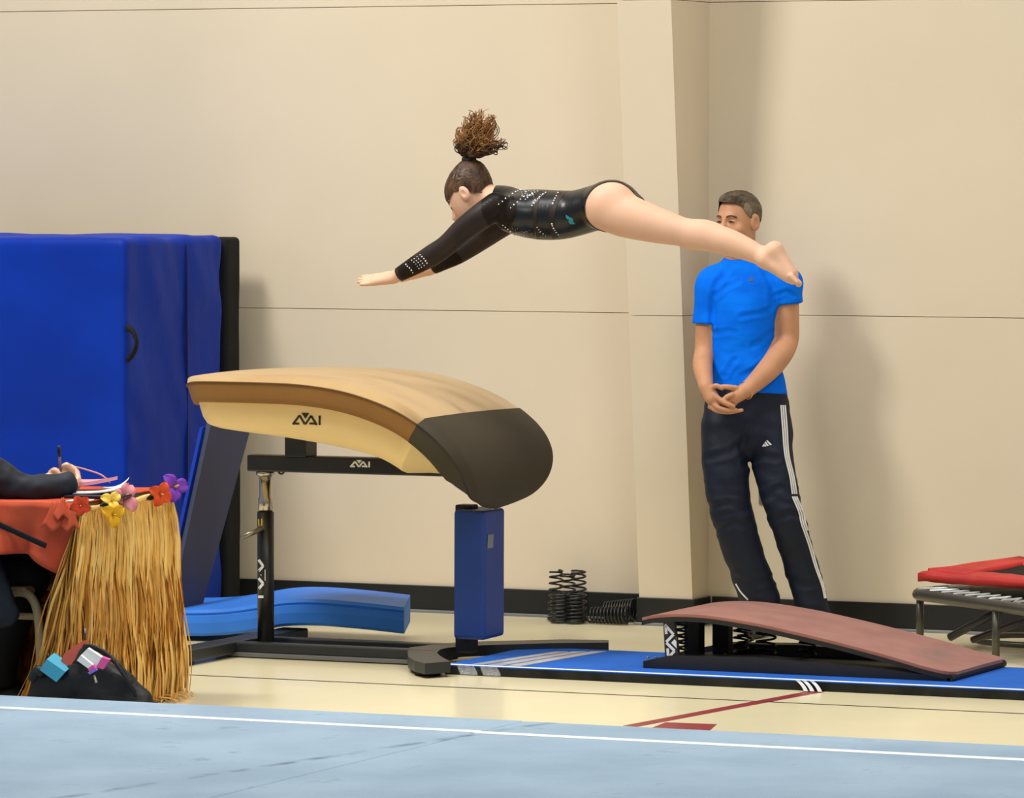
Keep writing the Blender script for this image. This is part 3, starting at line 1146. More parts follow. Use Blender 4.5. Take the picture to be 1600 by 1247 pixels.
def puff(x0, x1, y0, y1, z0, z1, n, amp, r=0.03):
    bm = bmesh.new()
    bmesh.ops.create_cube(bm, size=1)
    bmesh.ops.subdivide_edges(bm, edges=bm.edges[:], cuts=n, use_grid_fill=True)
    c_ = Vector(((x0 + x1) / 2, (y0 + y1) / 2, (z0 + z1) / 2))
    h_ = Vector(((x1 - x0) / 2, (y1 - y0) / 2, (z1 - z0) / 2))
    for v in bm.verts:
        u = [v.co[i] * 2 for i in range(3)]
        p = [0, 0, 0]
        for i in range(3):
            a_ = abs(u[i])
            lim = 1 - 4.0 / n
            hin = (h_[i] - r) / h_[i]
            a_ = a_ / lim * hin if a_ < lim else hin + (a_ - lim) / (1 - lim) * (1 - hin)
            p[i] = math.copysign(a_, u[i]) * h_[i]
        q = Vector([max(-(h_[i] - r), min(h_[i] - r, p[i])) for i in range(3)])
        d_ = Vector(p) - q
        if d_.length > 1e-6:
            d_.normalize()
            w = c_ + q + d_ * r
            k_ = Vector((w.x * 1.6 + w.z * 1.0, w.y * 4.5 + w.z * 2.4, w.z * 2.0 - w.y * 1.5))
            v.co = w + d_ * amp * (noise.noise(k_) + 0.6 * noise.noise(k_ * 2.1))
        else:
            v.co = c_ + Vector(p)
    return from_bm(bm)


mk('foam_block', *puff(-4.2, xR, 0.33, 1.20, 0.0, 1.585, 40, 0.016, 0.035), M_MAT, TM, True)
mk('back_panel', *puff(-4.2, xR + 0.006, 1.215, 1.345, 0.0, 1.575, 20, 0.004, 0.02), M_MATB, TM, True)
a = onX(199, 512, xR)
hp = [onX(199, 512, xR + 0.005), onX(207, 517, xR + 0.03), onX(213, 530, xR + 0.05), onX(213, 542, xR + 0.05), onX(208, 553, xR + 0.03), onX(200, 562, xR + 0.005)]
mk('carry_handle', *tube(cat(hp, 5), 0.016, 8, flat=(np.array([1.0, 0, 0]), 0.35)), M_MATB, TM, True)
mk('seam', *box(xR - 0.008, xR + 0.008, 0.86, 0.864, 0.05, 1.55), mat('blue_seam', srgb(20, 34, 96), 0.6), TM)
# folded panel leaning on the mat's end
xq2 = -1.30
P = [onX(330, 660, xq2), onX(392, 668, xq2), onX(316, 948, xq2), onX(268, 950, xq2)]
PM = thing('panel_mat', 'dark navy folded panel mat leaning on the end of the tall blue mat', 'mat', (P[2][0], P[2][1], P[2][2]))
mk('panel', *prism(P, (-0.02, 0, 0)), mat('navy_vinyl', srgb(48, 56, 86), 0.5, 0.3, var=0.3, vscale=4, stretch=(1, 1, 0.3)), PM)
Q = [P[0] + np.array([0, -0.03, 0]), P[0] + np.array([0, 0.03, 0.004]), P[3] + np.array([0, 0.05, 0.0]), P[3] + np.array([0, -0.03, 0])]
mk('panel', *prism([q + np.array([-0.022, 0, -0.02]) for q in Q], (-0.015, 0, 0)), M_MAT, PM)
# low folded mat bent over the vault foot
M_LOW = mat('bright_blue_vinyl', srgb(56, 132, 240), 0.5, 0.3, var=0.12, vscale=5, bump=0.1, bscale=9, bdist=0.02)
xs = [-1.58, -1.31, -1.11, -0.96, -0.81, -0.66, -0.48, -0.29]
zt = [0.118, 0.122, 0.130, 0.150, 0.178, 0.186, 0.180, 0.168]
pts = cat([np.array([x, 0, z]) for x, z in zip(xs, zt)], 6)
R_ = []
YL0, YL1 = -0.05, 0.46
for k, p in enumerate(pts):
    x, z = p[0], p[2]
    b_ = 0.012
    e = 0.01 * noise.noise(Vector((x * 6, 0, 1)))
    thk = 0.104
    R_.append([np.array([x, YL0 + b_ + e, z - thk]), np.array([x, YL0 + e, z - thk + b_]), np.array([x, YL0 + e * 1.2 - 0.004, z - thk / 2]), np.array([x, YL0 + e, z - b_ - 0.012]), np.array([x, YL0 + 0.006 + e, z - b_ - 0.008]), np.array([x, YL0 + e, z - b_]), np.array([x, YL0 + b_, z]),
               np.array([x, YL1 - b_, z + 0.003]), np.array([x, YL1, z - b_]), np.array([x, YL1, z - thk]), np.array([x, YL0 + b_ + e, z - thk])])
V, F = loft(R_)
V[:, 0] -= 0.42 * (V[:, 1] - YL0)
F += [list(range(10)), [len(V) - 11 + k for k in range(10)]]
LM = mk('floor_mat', V, F, M_LOW)
tag(LM, 'low bright blue floor mat sagging over the rear foot of the vaulting table', 'mat')

# ================================================================== MINI TRAMPOLINE AND COVER
M_TUBE = mat('grey_tube', srgb(98, 96, 88), 0.35, 0.5, metal=0.6, var=0.2)
rimz = 0.215
K0 = onZ(1410, 927, rimz)                        # rounded left corner of the frame
d1, d2 = unit(np.array([0.78, -0.62, 0])), unit(np.array([0.62, 0.78, 0]))
if True:
    LA, LB, CR = 1.15, 0.62, 0.10
    K0 = K0 + d1 * 0.02 + d2 * 0.02
    cs = [K0, K0 + d1 * LA, K0 + d1 * LA + d2 * LB, K0 + d2 * LB]
    rimp = []
    for i in range(4):
        p, a_, b_ = cs[i], unit(cs[i - 1] - cs[i]), unit(cs[(i + 1) % 4] - cs[i])
        for t_ in np.linspace(0, 1, 7):
            rimp.append((p + a_ * CR) * (1 - t_) ** 2 + 2 * p * t_ * (1 - t_) + (p + b_ * CR) * t_ * t_)
mc = (cs[0] + cs[2]) / 2
MT = thing('mini_trampoline', 'grey steel mini trampoline frame with laced edge by the wall at the right edge', 'trampoline', (mc[0], mc[1], 0))
mk('rim', *tube(rimp, 0.023, 10, closed=True, flat=(ZAX, 1.0)), M_TUBE, MT, True)
for p, a_ in ((cs[0] + (d1 + d2) * 0.03, 0), (cs[0] + d1 * 0.62, 0), (cs[1] - d1 * 0.05, 0), (cs[2] - d1 * 0.05 - d2 * 0.03, 0), (cs[3] + d1 * 0.05, 0)):
    mk('leg', *tube([np.array([p[0], p[1], rimz - 0.01]), np.array([p[0], p[1], 0.004])], 0.015, 10), M_TUBE, MT, True)
M_BED = mat('dark_bed', srgb(40, 42, 34), 0.8, 0.2, var=0.2)
bq = [cs[0] + (d1 + d2) * 0.13, cs[1] + (-d1 + d2) * 0.13, cs[2] - (d1 + d2) * 0.13, cs[3] + (d1 - d2) * 0.13]
mk('bed', *prism(bq, (0, 0, 0.005)), M_BED, MT)
zz = []
for i in range(4):
    a_, b_ = cs[i], cs[(i + 1) % 4]
    c0, c1 = bq[i], bq[(i + 1) % 4]
    n_ = 12 if i % 2 == 0 else 7
    for k in range(n_):
        t_ = 0.06 + 0.88 * k / n_
        zz.append(a_ * (1 - t_) + b_ * t_ + ZAX * 0.022)
        zz.append((a_ * 0.45 + c0 * 0.55) * (1 - t_ - 0.44 / n_) + (b_ * 0.45 + c1 * 0.55) * (t_ + 0.44 / n_) + ZAX * 0.03)
mk('lacing', *tube(zz, 0.0045, 5, closed=True), mat('silver_wire', srgb(205, 210, 210), 0.3, 0.5, metal=0.4), MT)
mk('brace', *tube([onY(1484, 996, cs[0][1] - 0.25), onY(1580, 944, cs[0][1] - 0.32)], 0.016, 8), M_BLACK, MT, True)
mk('brace', *tube([onY(1520, 1000, cs[0][1] - 0.2), onY(1660, 948, cs[0][1] - 0.40)], 0.014, 8), M_BLACK, MT, True)
# folded red cover with a dark centre
M_RED = mat('red_vinyl', srgb(205, 52, 48), 0.5, 0.4, var=0.18, vscale=8, bump=0.25, bscale=12, bdist=0.02)
Yr = float(cs[0][1]) - 0.02
pA, pB, pC, pD = onY(1434, 897, Yr), onY(1720, 912, Yr - 0.25), onY(1800, 892, Yr + 0.2), onY(1592, 873, Yr + 0.3)
CV = thing('folded_cover', 'folded red trampoline cover with black centre lying on the grey trampoline frame', 'cover', (pA[0] + 0.3, Yr, rimz + 0.02))


def quadpt(u, v):
    p = (pA * (1 - u) + pB * u) * (1 - v) + (pD * (1 - u) + pC * u) * v
    return p + np.array([0, 0, 0.012 * noise.noise(Vector((u * 5, v * 4, 3.3)))])


def frame_strip(u0, u1, v0, v1, zoff, th):
    return sheet(lambda s, q: quadpt(u0 + (u1 - u0) * s, v0 + (v1 - v0) * q) + np.array([0, 0, zoff + 0.004 * noise.noise(Vector((s * 14, q * 5, u0 + v0)))]), 22, 5, th, (0, 0, -1))


mk('border_panel', *frame_strip(0, 1, 0, 0.20, 0.004, 0.034), M_RED, CV, True)
mk('border_panel', *frame_strip(0, 0.22, 0.1, 1.0, 0.012, 0.03), M_RED, CV, True)
mk('border_panel', *frame_strip(0.0, 1, 0.72, 1.0, 0.010, 0.03), M_RED, CV, True)
mk('centre_panel', *frame_strip(0.1, 0.95, 0.2, 0.85, -0.004, 0.02), M_BED, CV, True)
# hoop lying on the floor beneath
hc = onZ(1640, 1006, 0.02)
hoop = mk('steel_hoop', *tube([hc + np.array([0.30 * math.cos(a), 0.22 * math.sin(a), 0.012]) for a in np.linspace(0, 2 * math.pi, 40, endpoint=False)], 0.012, 8, closed=True), M_TUBE, None, True)
tag(hoop, 'grey steel hoop lying on the floor under the trampoline at the right edge', 'hoop')

# ================================================================== GYMNAST
GY = -0.38


def g(px, py, dy=0.0):
    return onY(px, py, GY + dy)


G_TORSO = [g(786, 322), g(806, 331), g(840, 335), g(872, 336), g(900, 333), g(926, 326), g(950, 320), g(962, 319)]
G_TR = [0.060, 0.078, 0.090, 0.089, 0.082, 0.080, 0.083, 0.078]
G_TS = [1.7, 1.62, 1.42, 1.32, 1.30, 1.5, 1.62, 1.62]
ARM_N = [g(775, 322, -.145), g(752, 338, -.165), g(725, 358, -.17), g(698, 383, -.17), g(675, 399, -.165), g(648, 415, -.155), g(622, 430, -.15)]
ARM_NR = [0.048, 0.046, 0.041, 0.036, 0.037, 0.031, 0.0235]
ARM_F = [g(812, 334, .145), g(786, 350, .155), g(760, 368, .16), g(732, 387, .16), g(712, 398, .155), g(694, 408, .15), g(674, 419, .15)]
ARM_FR = [0.048, 0.044, 0.040, 0.036, 0.036, 0.030, 0.0235]
LEG_N = [g(948, 327, -.075), g(978, 337, -.078), g(1008, 347, -.075), g(1040, 356, -.07), g(1068, 363, -.065), g(1098, 369, -.06), g(1132, 377, -.058), g(1162, 388, -.057), g(1184, 398, -.057), g(1196, 403, -.057)]
LEG_R = [0.080, 0.080, 0.071, 0.061, 0.052, 0.050, 0.050, 0.042, 0.035, 0.033]
LEG_F = [p + (g(953, 326, .075) - g(950, 326, -.075)) for p in LEG_N]
HC = g(733, 300)                                 # head centre
hf = unit(np.array([-0.72, -0.02, -0.69]))       # where the face looks
hcn = unit(np.array([-0.69, 0, 0.72]))           # towards the crown
hs = np.cross(hcn, hf)


def hd(u, v, w):                                 # side, crown, face
    return HC + hs * u + hcn * v + hf * w


S = SDF((-0.44, GY - 0.30, 1.38), (1.62, GY + 0.30, 1.95), 0.0042)
S.chain(G_TORSO, G_TR, 0.02, [YAX, G_TS])
for sg in (-1, 1):
    S.ell(g(956, 314, 0.075 * sg), (0.085, 0.075, 0.074), np.eye(3), 0.03)
    S.ell(g(812 + 8 * sg, 336, 0.10 * sg), (0.07, 0.06, 0.062), np.eye(3), 0.03)
S.chain([g(790, 316), g(772, 310), g(752, 306)], [0.055, 0.046, 0.045], 0.03)
S.ell(HC, (0.073, 0.094, 0.090), (hs, hcn, hf), 0.02)
S.ell(hd(0, -0.05, 0.03), (0.058, 0.062, 0.062), (hs, hcn, hf), 0.03)
S.ell(hd(0, -0.085, 0.055), (0.030, 0.022, 0.026), (hs, hcn, hf), 0.03)     # chin
S.cap(hd(0, -0.005, 0.088), hd(0, -0.032, 0.108), 0.008, 0.013, 0.014)      # nose
S.cap(hd(-0.016, -0.062, 0.086), hd(0.016, -0.062, 0.086), 0.008, 0.008, 0.012)
for sg in (-1, 1):
    S.ell(hd(0.030 * sg, -0.002, 0.092), (0.016, 0.010, 0.012), (hs, hcn, hf), 0.01, sub=True)
    S.ell(hd(0.030 * sg, -0.002, 0.076), (0.014, 0.012, 0.012), (hs, hcn, hf), 0.006)
    S.ell(hd(0.074 * sg, -0.014, -0.006), (0.010, 0.031, 0.019), (hs, unit(hcn - 0.25 * hf), unit(hf + 0.25 * hcn)), 0.008)
    S.ell(hd(0.088 * sg, -0.012, -0.004), (0.010, 0.017, 0.009), (hs, hcn, hf), 0.004, sub=True)
for A, R in ((ARM_N, ARM_NR), (ARM_F, ARM_FR)):
    S.chain(A, R, 0.015)
for L in (LEG_N, LEG_F):
    S.chain(L, LEG_R, 0.02)
    off = L[0] - LEG_N[0]
    G = lambda px, py, dy: g(px, py, -0.057 + dy) + off
    S.ell(G(1096, 366, 0), (0.075, 0.046, 0.049), np.eye(3), 0.03)
    S.cap(G(1196, 402, 0), G(1209, 391, 0), 0.031, 0.031, 0.02)                # heel
    S.chain([G(1198, 407, 0), G(1216, 419, 0), G(1231, 432, 0), G(1239, 438, 0)], [0.031, 0.028, 0.022, 0.016], 0.02, (YAX, 1.35))
    S.chain([G(1211, 393, 0), G(1226, 411, 0), G(1238, 427, 0)], [0.029, 0.022, 0.020], 0.02, (YAX, 1.25))
    sgm = 1 if L is LEG_N else -1
    for q in range(5):
        dy = (-0.030 + 0.0150 * q) * sgm
        ln_ = [.78, .88, .95, 1.0, 1.0][q]
        S.cap(G(1236, 431, dy), G(1237 + 11 * ln_, 431 + 13 * ln_, dy), 0.0105, 0.0082 if q < 4 else 0.0115, 0.003)
    S.ell(G(1080, 373, 0), (0.035, 0.035, 0.032), np.eye(3), 0.03)


def hand(S, W, fdir, ndir, sdir, L=0.165, th=0.014, k=0.006, bend=0.25, spread=0.06):
    """palm with four fingers and a thumb. W wrist, fdir finger direction, ndir back of the hand, sdir thumb side"""
    fdir, ndir, sdir = unit(fdir), unit(ndir), unit(sdir)
    for q in (-1.1, -.37, .37, 1.1):
        S.cap(W + sdir * 0.008 * q, W + fdir * L * 0.50 + sdir * 0.0165 * q, th * 1.15, th * 0.85, 0.012)
    for i, (q, ln_) in enumerate(((1.35, .42), (.45, .48), (-.45, .45), (-1.35, .35))):
        p0 = W + fdir * L * 0.48 + sdir * 0.0150 * q
        dr = unit(fdir + sdir * spread * q)
        p1 = p0 + dr * L * ln_ * 0.45
        d2 = unit(dr - ndir * bend)
        p2 = p1 + d2 * L * ln_ * 0.32
        d3 = unit(dr - ndir * bend * 2)
        p3 = p2 + d3 * L * ln_ * 0.26
        S.chain([p0, p1, p2, p3], [th * 0.66, th * 0.60, th * 0.52, th * 0.42], 0.003)
    t0 = W + fdir * L * 0.12 + sdir * 0.020
    t1 = t0 + unit(fdir * 0.75 + sdir * 0.65 - ndir * 0.3) * L * 0.25
    t2 = t1 + unit(fdir * 0.95 + sdir * 0.3 - ndir * 0.2) * L * 0.18
    S.chain([t0, t1, t2], [th * 0.95, th * 0.7, th * 0.52], 0.006)


wN = g(614, 434, -.15)
hand(S, wN, g(557, 440, -.15) - wN, (-0.1, -0.6, 0.8), (0, 0.8, 0.62), L=0.150, th=0.0150, bend=-0.05)
wF = g(668, 422, .15)
hand(S, wF, g(606, 441, .15) - wF, (-0.15, 0.35, 0.9), (0, -1, 0.30), L=0.150, th=0.0145, bend=0.05)
S.chain([ARM_N[-1], wN], [0.0235, 0.020], 0.008)
S.chain([ARM_F[-1], wF], [0.0235, 0.020], 0.008)
gV, gF = S.mesh()
GP = thing('person', 'gymnast in black sparkling leotard flying face down over the vaulting table, arms stretched ahead', 'person', (0.5, GY, 1.4))
mk('body', gV, gF, M_SKIN_G, GP, True)
# leotard and sleeves come from one skin tight surface
S = SDF((-0.30, GY - 0.30, 1.38), (1.15, GY + 0.30, 1.95), 0.0042)
I_ = 0.0035
S.chain(G_TORSO, G_TR, 0.02, [YAX, G_TS], I_)
for sg in (-1, 1):
    S.ell(g(956, 314, 0.075 * sg), (0.085, 0.075, 0.074), np.eye(3), 0.03, I_)
    S.ell(g(812 + 8 * sg, 336, 0.10 * sg), (0.07, 0.06, 0.062), np.eye(3), 0.03, I_)
S.chain([g(790, 316), g(772, 310), g(752, 306)], [0.055, 0.046, 0.045], 0.03, inf=I_)
for A, R in ((ARM_N, ARM_NR), (ARM_F, ARM_FR)):
    S.chain(A, R, 0.015, inf=I_)
for L in (LEG_N, LEG_F):
    S.chain(L[:3], LEG_R[:3], 0.02, inf=I_)
gVg, gFg = S.mesh()


def poly_d(V, P, R):
    best = np.full(len(V), 9.0)
    for i in range(len(P) - 1):
        a, b = P[i], P[i + 1]
        ab = b - a
        t = np.clip(((V - a) @ ab) / (ab @ ab), 0, 1)
        best = np.minimum(best, np.linalg.norm(V - a - t[:, None] * ab, axis=1) - (R[i] + (R[i + 1] - R[i]) * t))
    return best


dT = np.minimum(poly_d(gVg * np.array([1, 1, 1]), [p for p in G_TORSO], [r * 1.25 for r in G_TR]), poly_d(gVg, [g(790, 316), g(772, 310), g(752, 306)], [0.055, 0.046, 0.045]))
dN, dF = poly_d(gVg, ARM_N, ARM_NR), poly_d(gVg, ARM_F, ARM_FR)
sl_f = {}
for nm, A, dd, cp in (('n', ARM_N, dN, g(624, 429, -.15)), ('f', ARM_F, dF, g(677, 417.5, .15))):
    n = unit(A[-1] - A[-2])
    sl_f[nm] = (dT - dd, (cp - gVg) @ n)
V, F = clip(gVg, gFg, np.minimum(dN, dF) - dT)
V, F = S.mesh()
XS = float(g(911, 330, -.13)[0])
XE_ = float(g(985, 303, 0)[0])
dyv = np.abs(V[:, 1] - GY)
zc = float(g(940, 328, 0)[2])
LX = lambda dys, pxs: np.interp(dyv, dys, [float(g(p, 320, -d_)[0]) for p, d_ in zip(pxs, dys)])
xd = LX([0, .055, .08, .10, .12, .14, .16], [992, 990, 978, 956, 930, 914, 908])
xv = LX([0, .04, .075, .10, .13, .16], [962, 958, 945, 930, 914, 907])
tz_ = np.clip((V[:, 2] - zc) / 0.05 + 0.5, 0, 1)
x0 = xv + (xd - xv) * tz_
fv = x0 - V[:, 0]
xn = float(g(779, 300, 0)[0])
fn_ = (V[:, 0] - xn) + 0.30 * (V[:, 2] - float(g(779, 296, 0)[2]))
V, F = clip(V, F, np.minimum(fv, fn_))
M_LEO = mat('black_lycra', (0.006, 0.007, 0.009), 0.33, 0.42, var=0.3, vscale=12, bump=0.12, bscale=14, bstretch=(3, 1, 1), bdist=0.01)
leo = mk('leotard', V, F, M_LEO, GP, True)
# sheer sleeves
M_SLV = mat('sheer_dark_mesh', srgb(52, 38, 30), 0.55, 0.3, var=0.3, vscale=9, bump=0.06, bscale=60, col2=srgb(34, 25, 21))
for nm in ('n', 'f'):
    f1, f2 = sl_f[nm]
    V, F = clip(gVg, gFg, np.minimum(f1, f2))
    fnk = (V[:, 0] - xn) + 0.30 * (V[:, 2] - float(g(779, 296, 0)[2]))
    dn_ = poly_d(V, [g(772, 310), g(752, 306)], [0.046, 0.045])
    V, F = clip(V, F, dn_ - 0.008)
    mk('sleeve', V, F, M_SLV, GP, True)
# yoke of dark mesh across the upper back
tree_g = bvh([leo] + [o for o in GP.children if o.name.startswith('sleeve')])
# hair
S = SDF(HC - 0.17, HC + 0.17, 0.0042)
S.ell(HC, (0.0765, 0.0975, 0.094), (hs, hcn, hf), 0.0)
S.ell(hd(0, 0.035, -0.045), (0.062, 0.062, 0.060), (hs, hcn, hf), 0.04)
S.cap(hd(0, 0.05, -0.07), g(732, 258), 0.030, 0.022, 0.03)
V, F = S.mesh()
# hairline: skin below a line from forehead over the ear to the nape
hx = [float(g(p, 0)[0]) for p in (680, 695, 712, 720, 736, 752, 773, 800)]
hz = [float(g(p, q)[2]) for p, q in ((680, 326), (695, 318), (714, 312), (721, 300), (736, 298), (753, 302), (773, 300), (800, 300))]
fv = V[:, 2] - np.interp(V[:, 0], hx, hz)
V, F = clip(V, F, fv)
V = wrinkle(V, F, lambda c: 0.0016 * math.sin(95 * ((Vector(c) - Vector(g(732, 262))).normalized().y * 1.2 + math.atan2(c.x - g(732, 0)[0], c.z - 1.9))))
M_HAIR = mat('brown_hair', srgb(96, 66, 40), 0.5, 0.4, var=0.4, vscale=16, stretch=(4, 4, 1), col2=srgb(50, 32, 18))
hair = mk('hair', V, F, M_HAIR, GP, True)
hb = [g(732, 266), g(732.5, 258), g(733, 250), g(733, 246)]
mk('hair_tie', *tube(hb[1:], [0.027, 0.029, 0.027], 14), mat('black_elastic', (0.008, 0.007, 0.007), 0.7), GP, True)
poly = [(711, 226), (713, 206), (722, 186), (742, 170), (760, 171), (778, 184), (777, 200), (768, 208), (776, 222), (768, 240), (752, 244), (716, 240)]
pv = np.array(poly, float)


def inpoly(x, y):
    c = False
    for i in range(len(pv)):
        x1, y1 = pv[i]
        x2, y2 = pv[i - 1]
        if (y1 > y) != (y2 > y) and x < (x2 - x1) * (y - y1) / (y2 - y1) + x1:
            c = not c
    return c


curls = [[], [], []]
for k in range(420):
    while True:
        x, y = random.uniform(708, 792), random.uniform(163, 242)
        if inpoly(x, y):
            break
    if k > 396:
        x, y = random.uniform(776, 791), random.uniform(216, 228)
    e = g(x, y, random.gauss(0, 0.035))
    a0 = g(733 + random.uniform(-8, 8), 247, random.uniform(-0.02, 0.02))
    m1 = g(733 + (x - 733) * random.uniform(0.5, 1.1), 247 + (y - 247) * random.uniform(0.2, 0.7) - 3, random.gauss(0, 0.035))
    R0 = random.uniform(0.006, 0.015)
    tn = random.uniform(1.8, 3.6)
    ph = random.uniform(0, 6.28)
    sg = random.choice((-1, 1))
    pts = []
    n = int(tn * 11)
    for i in range(n + 1):
        t = i / n
        c = a0 * (1 - t) ** 2 + 2 * m1 * t * (1 - t) + e * t * t
        an = ph + sg * 2 * math.pi * tn * t
        rr = R0 * min(1, t * 2.2) * (0.8 + 0.4 * math.sin(3 * ph + 5 * t))
        pts.append(c + rr * (math.cos(an) * RT + math.sin(an) * np.array([0.35, -0.35, 0.75])))
    ci = 0 if y > 222 else (1 if random.random() < 0.45 else 2)
    curls[ci].append(tube(pts, [0.0029 * (1 - 0.5 * i / n) for i in range(n + 1)], 4))
M_CURL = [mat('dark_curl', srgb(72, 46, 24), 0.5, 0.4, var=0.3), mat('brown_curl', srgb(128, 86, 44), 0.5, 0.4, var=0.3), mat('light_curl', srgb(178, 128, 74), 0.5, 0.4, var=0.25)]
for ci in range(3):
    V, F = join(*curls[ci])
    mk('ponytail_curls', V, F, M_CURL[ci], GP, True, kind='stuff')
# hair clips
h_, _ = hit(bvh([hair]), 711, 272, 0.002)
if h_ is not None:
    mk('hair_clip', *tube([h_, h_ + np.array([-0.008, 0, -0.016])], 0.0025, 6), M_STEEL, GP)
# eyebrow and eye
tree_b = bvh([o for o in GP.children if o.name.startswith('body')])
M_BROW = mat('brow_brown', srgb(84, 52, 32), 0.7)
for sg in (-1, 1):
    mk('eyebrow', *tube(cat([hd(0.014 * sg, 0.016, 0.0875), hd(0.030 * sg, 0.021, 0.080), hd(0.046 * sg, 0.015, 0.0695)], 4), 0.0028, 6), M_BROW, GP, True)
    mk('eyelid', *tube(cat([hd(0.018 * sg, -0.006, 0.0855), hd(0.030 * sg, -0.009, 0.0865), hd(0.043 * sg, -0.005, 0.079)], 4), 0.0022, 6), M_BROW, GP, True)
# rhinestones
M_GEM = mat('rhinestone', (0.93, 0.95, 1.0), 0.25, 0.9, var=0.04)
GEM = []
OCT = [(1, 0, 0), (-1, 0, 0), (0, 1, 0), (0, -1, 0), (0, 0, 1), (0, 0, -1)]
OF = [(0, 2, 4), (2, 1, 4), (1, 3, 4), (3, 0, 4), (2, 0, 5), (1, 2, 5), (3, 1, 5), (0, 3, 5)]


def gem(px, py, r):
    h_, _ = hit(tree_g, px, py, 0.001)
    if h_ is None or abs(h_[1] - GY) > 0.35:
        return
    GEM.append((np.array([h_ + np.array(o) * r for o in OCT]), [list(f) for f in OF]))


def gems(path, n, r=0.0040, jit=0.4):
    pts = cat([np.array(p, float) for p in path], 12)
    for i in range(n):
        p = pts[int(i * (len(pts) - 1) / max(1, n - 1))]
        gem(p[0] + random.uniform(-jit, jit), p[1] + random.uniform(-jit, jit), r * random.uniform(0.7, 1.15))


gems([(779, 319), (792, 309), (805, 301), (813, 297)], 8)
gems([(798, 325), (808, 316), (818, 308)], 5)
gems([(821, 312), (830, 304), (840, 299)], 6)
gems([(831, 321), (840, 311), (852, 301)], 7)
gems([(863, 319), (866, 312), (872, 302)], 6)
gems([(862, 350), (866, 358), (872, 366)], 6)
gems([(786, 352), (796, 360), (805, 367)], 6)
gems([(839, 355), (845, 362), (852, 368)], 5, 0.003)
for k in range(34):
    gem(random.uniform(815, 838), random.uniform(298, 308), 0.0022)
for k in range(30):
    u_ = random.random()
    gem(832 + u_ * 18 + random.uniform(-2, 2), 318 - u_ * 16 + random.uniform(-2, 2), 0.002)
for k in range(26):
    u_ = random.random()
    gem(800 + u_ * 40 + random.uniform(-6, 6), 364 + u_ * 5 + random.uniform(-8, 2), 0.0015)
for bx_, n, r in ((0.0, 5, 0.0038), (0.30, 5, 0.003), (0.42, 5, 0.003), (0.55, 5, 0.003), (0.70, 5, 0.0038)):
    x, y = 637 + bx_ * 32, 413 - bx_ * 21
    gems([(x - 3, y), (x + 3, y + 6), (x + 8, y + 13)], n, r)
V, F = join(*GEM)
mk('rhinestones', V, F, M_GEM, leo, kind='stuff')
# teal emblem on the hip
decal('hip_emblem', [], [[(884, 335), (890, 339), (895, 341), (896, 346), (899, 350), (891, 350), (888, 346), (890, 344), (885, 341)]], tree_g, mat('teal_print', srgb(30, 150, 165), 0.4), leo, off=0.0015)
# dark mesh bands on the torso
V1, F1 = ribbon([(880, 299), (866, 320), (862, 345), (868, 372)], 9, bvh([leo]), 0.0012)
mk('mesh_band', V1, F1, M_SLV, leo, True)
V1, F1 = ribbon([(846, 299), (838, 320), (836, 345), (842, 373)], 6, bvh([leo]), 0.0012)
mk('mesh_band', V1, F1, M_SLV, leo, True)

# ================================================================== COACH
MD = 20.45


def c(px, py, dd=0.0):
    return onD(px, py, MD + dd)




def cbox(px0, px1, py0, py1, d0, d1):
    P = [c(x, y, z) for x in (px0, px1) for y in (py0, py1) for z in (d0, d1)]
    return np.min(P, 0), np.max(P, 0)


CO = thing('person', 'grey haired coach in blue shirt and navy track pants leaning by the wall, hands clasped', 'person', tuple(c(1225, 985) * np.array([1, 1, 0])))
ca = math.radians(40)
cf = unit(-FH * math.cos(ca) - RT * math.sin(ca) - ZAX * 0.05)
cl = unit(RT * math.cos(ca) - FH * math.sin(ca))
cu = np.cross(cl, cf) if np.cross(cl, cf)[2] > 0 else np.cross(cf, cl)
CH = c(1153, 345, 0.0)


def ch(u, v, w):
    return CH + cl * u + cu * v + cf * w


S = SDF(*cbox(1075, 1265, 290, 690, -0.24, 0.18), 0.0042)
AX = (cl, cu, cf)
S.ell(ch(0, 0.025, -0.012), (0.075, 0.088, 0.097), AX, 0.0)
S.ell(ch(0, -0.045, 0.022), (0.060, 0.075, 0.070), AX, 0.04)
S.ell(ch(0, -0.095, 0.055), (0.032, 0.022, 0.030), AX, 0.03)
S.cap(ch(-0.03, 0.022, 0.078), ch(0.03, 0.022, 0.078), 0.010, 0.010, 0.015)
S.cap(ch(0, 0.008, 0.086), ch(0, -0.028, 0.107), 0.009, 0.014, 0.014)
S.cap(ch(-0.018, -0.062, 0.082), ch(0.018, -0.062, 0.082), 0.008, 0.008, 0.012)
for sg in (-1, 1):
    S.ell(ch(0.031 * sg, 0.002, 0.093), (0.019, 0.011, 0.014), AX, 0.012, sub=True)
    S.ell(ch(0.031 * sg, 0.0, 0.072), (0.014, 0.012, 0.013), AX, 0.004)
    S.ell(ch(0.045 * sg, -0.03, 0.06), (0.02, 0.016, 0.016), AX, 0.02)
    S.ell(ch(0.080 * sg, -0.006, -0.008), (0.012, 0.035, 0.022), (unit(cl * sg + 0.35 * cf), cu, unit(cf - 0.35 * cl * sg)), 0.006)
    S.ell(ch(0.093 * sg, -0.004, -0.003), (0.010, 0.020, 0.010), AX, 0.004, sub=True)
S.chain([c(1158, 375, 0.03), c(1154, 398, 0.03), c(1158, 425, 0.04)], [0.056, 0.056, 0.066], 0.03)
S.chain([c(1165, 440, 0.04), c(1162, 500, 0.03), c(1164, 580, 0.03), c(1166, 640, 0.03)], [0.09, 0.095, 0.09, 0.09], 0.03, (RT, 1.35))
for sg, px in ((-1, 1112), (1, 1226)):
    S.ell(c(px, 444, 0.03), (0.05, 0.05, 0.055), np.eye(3), 0.03)
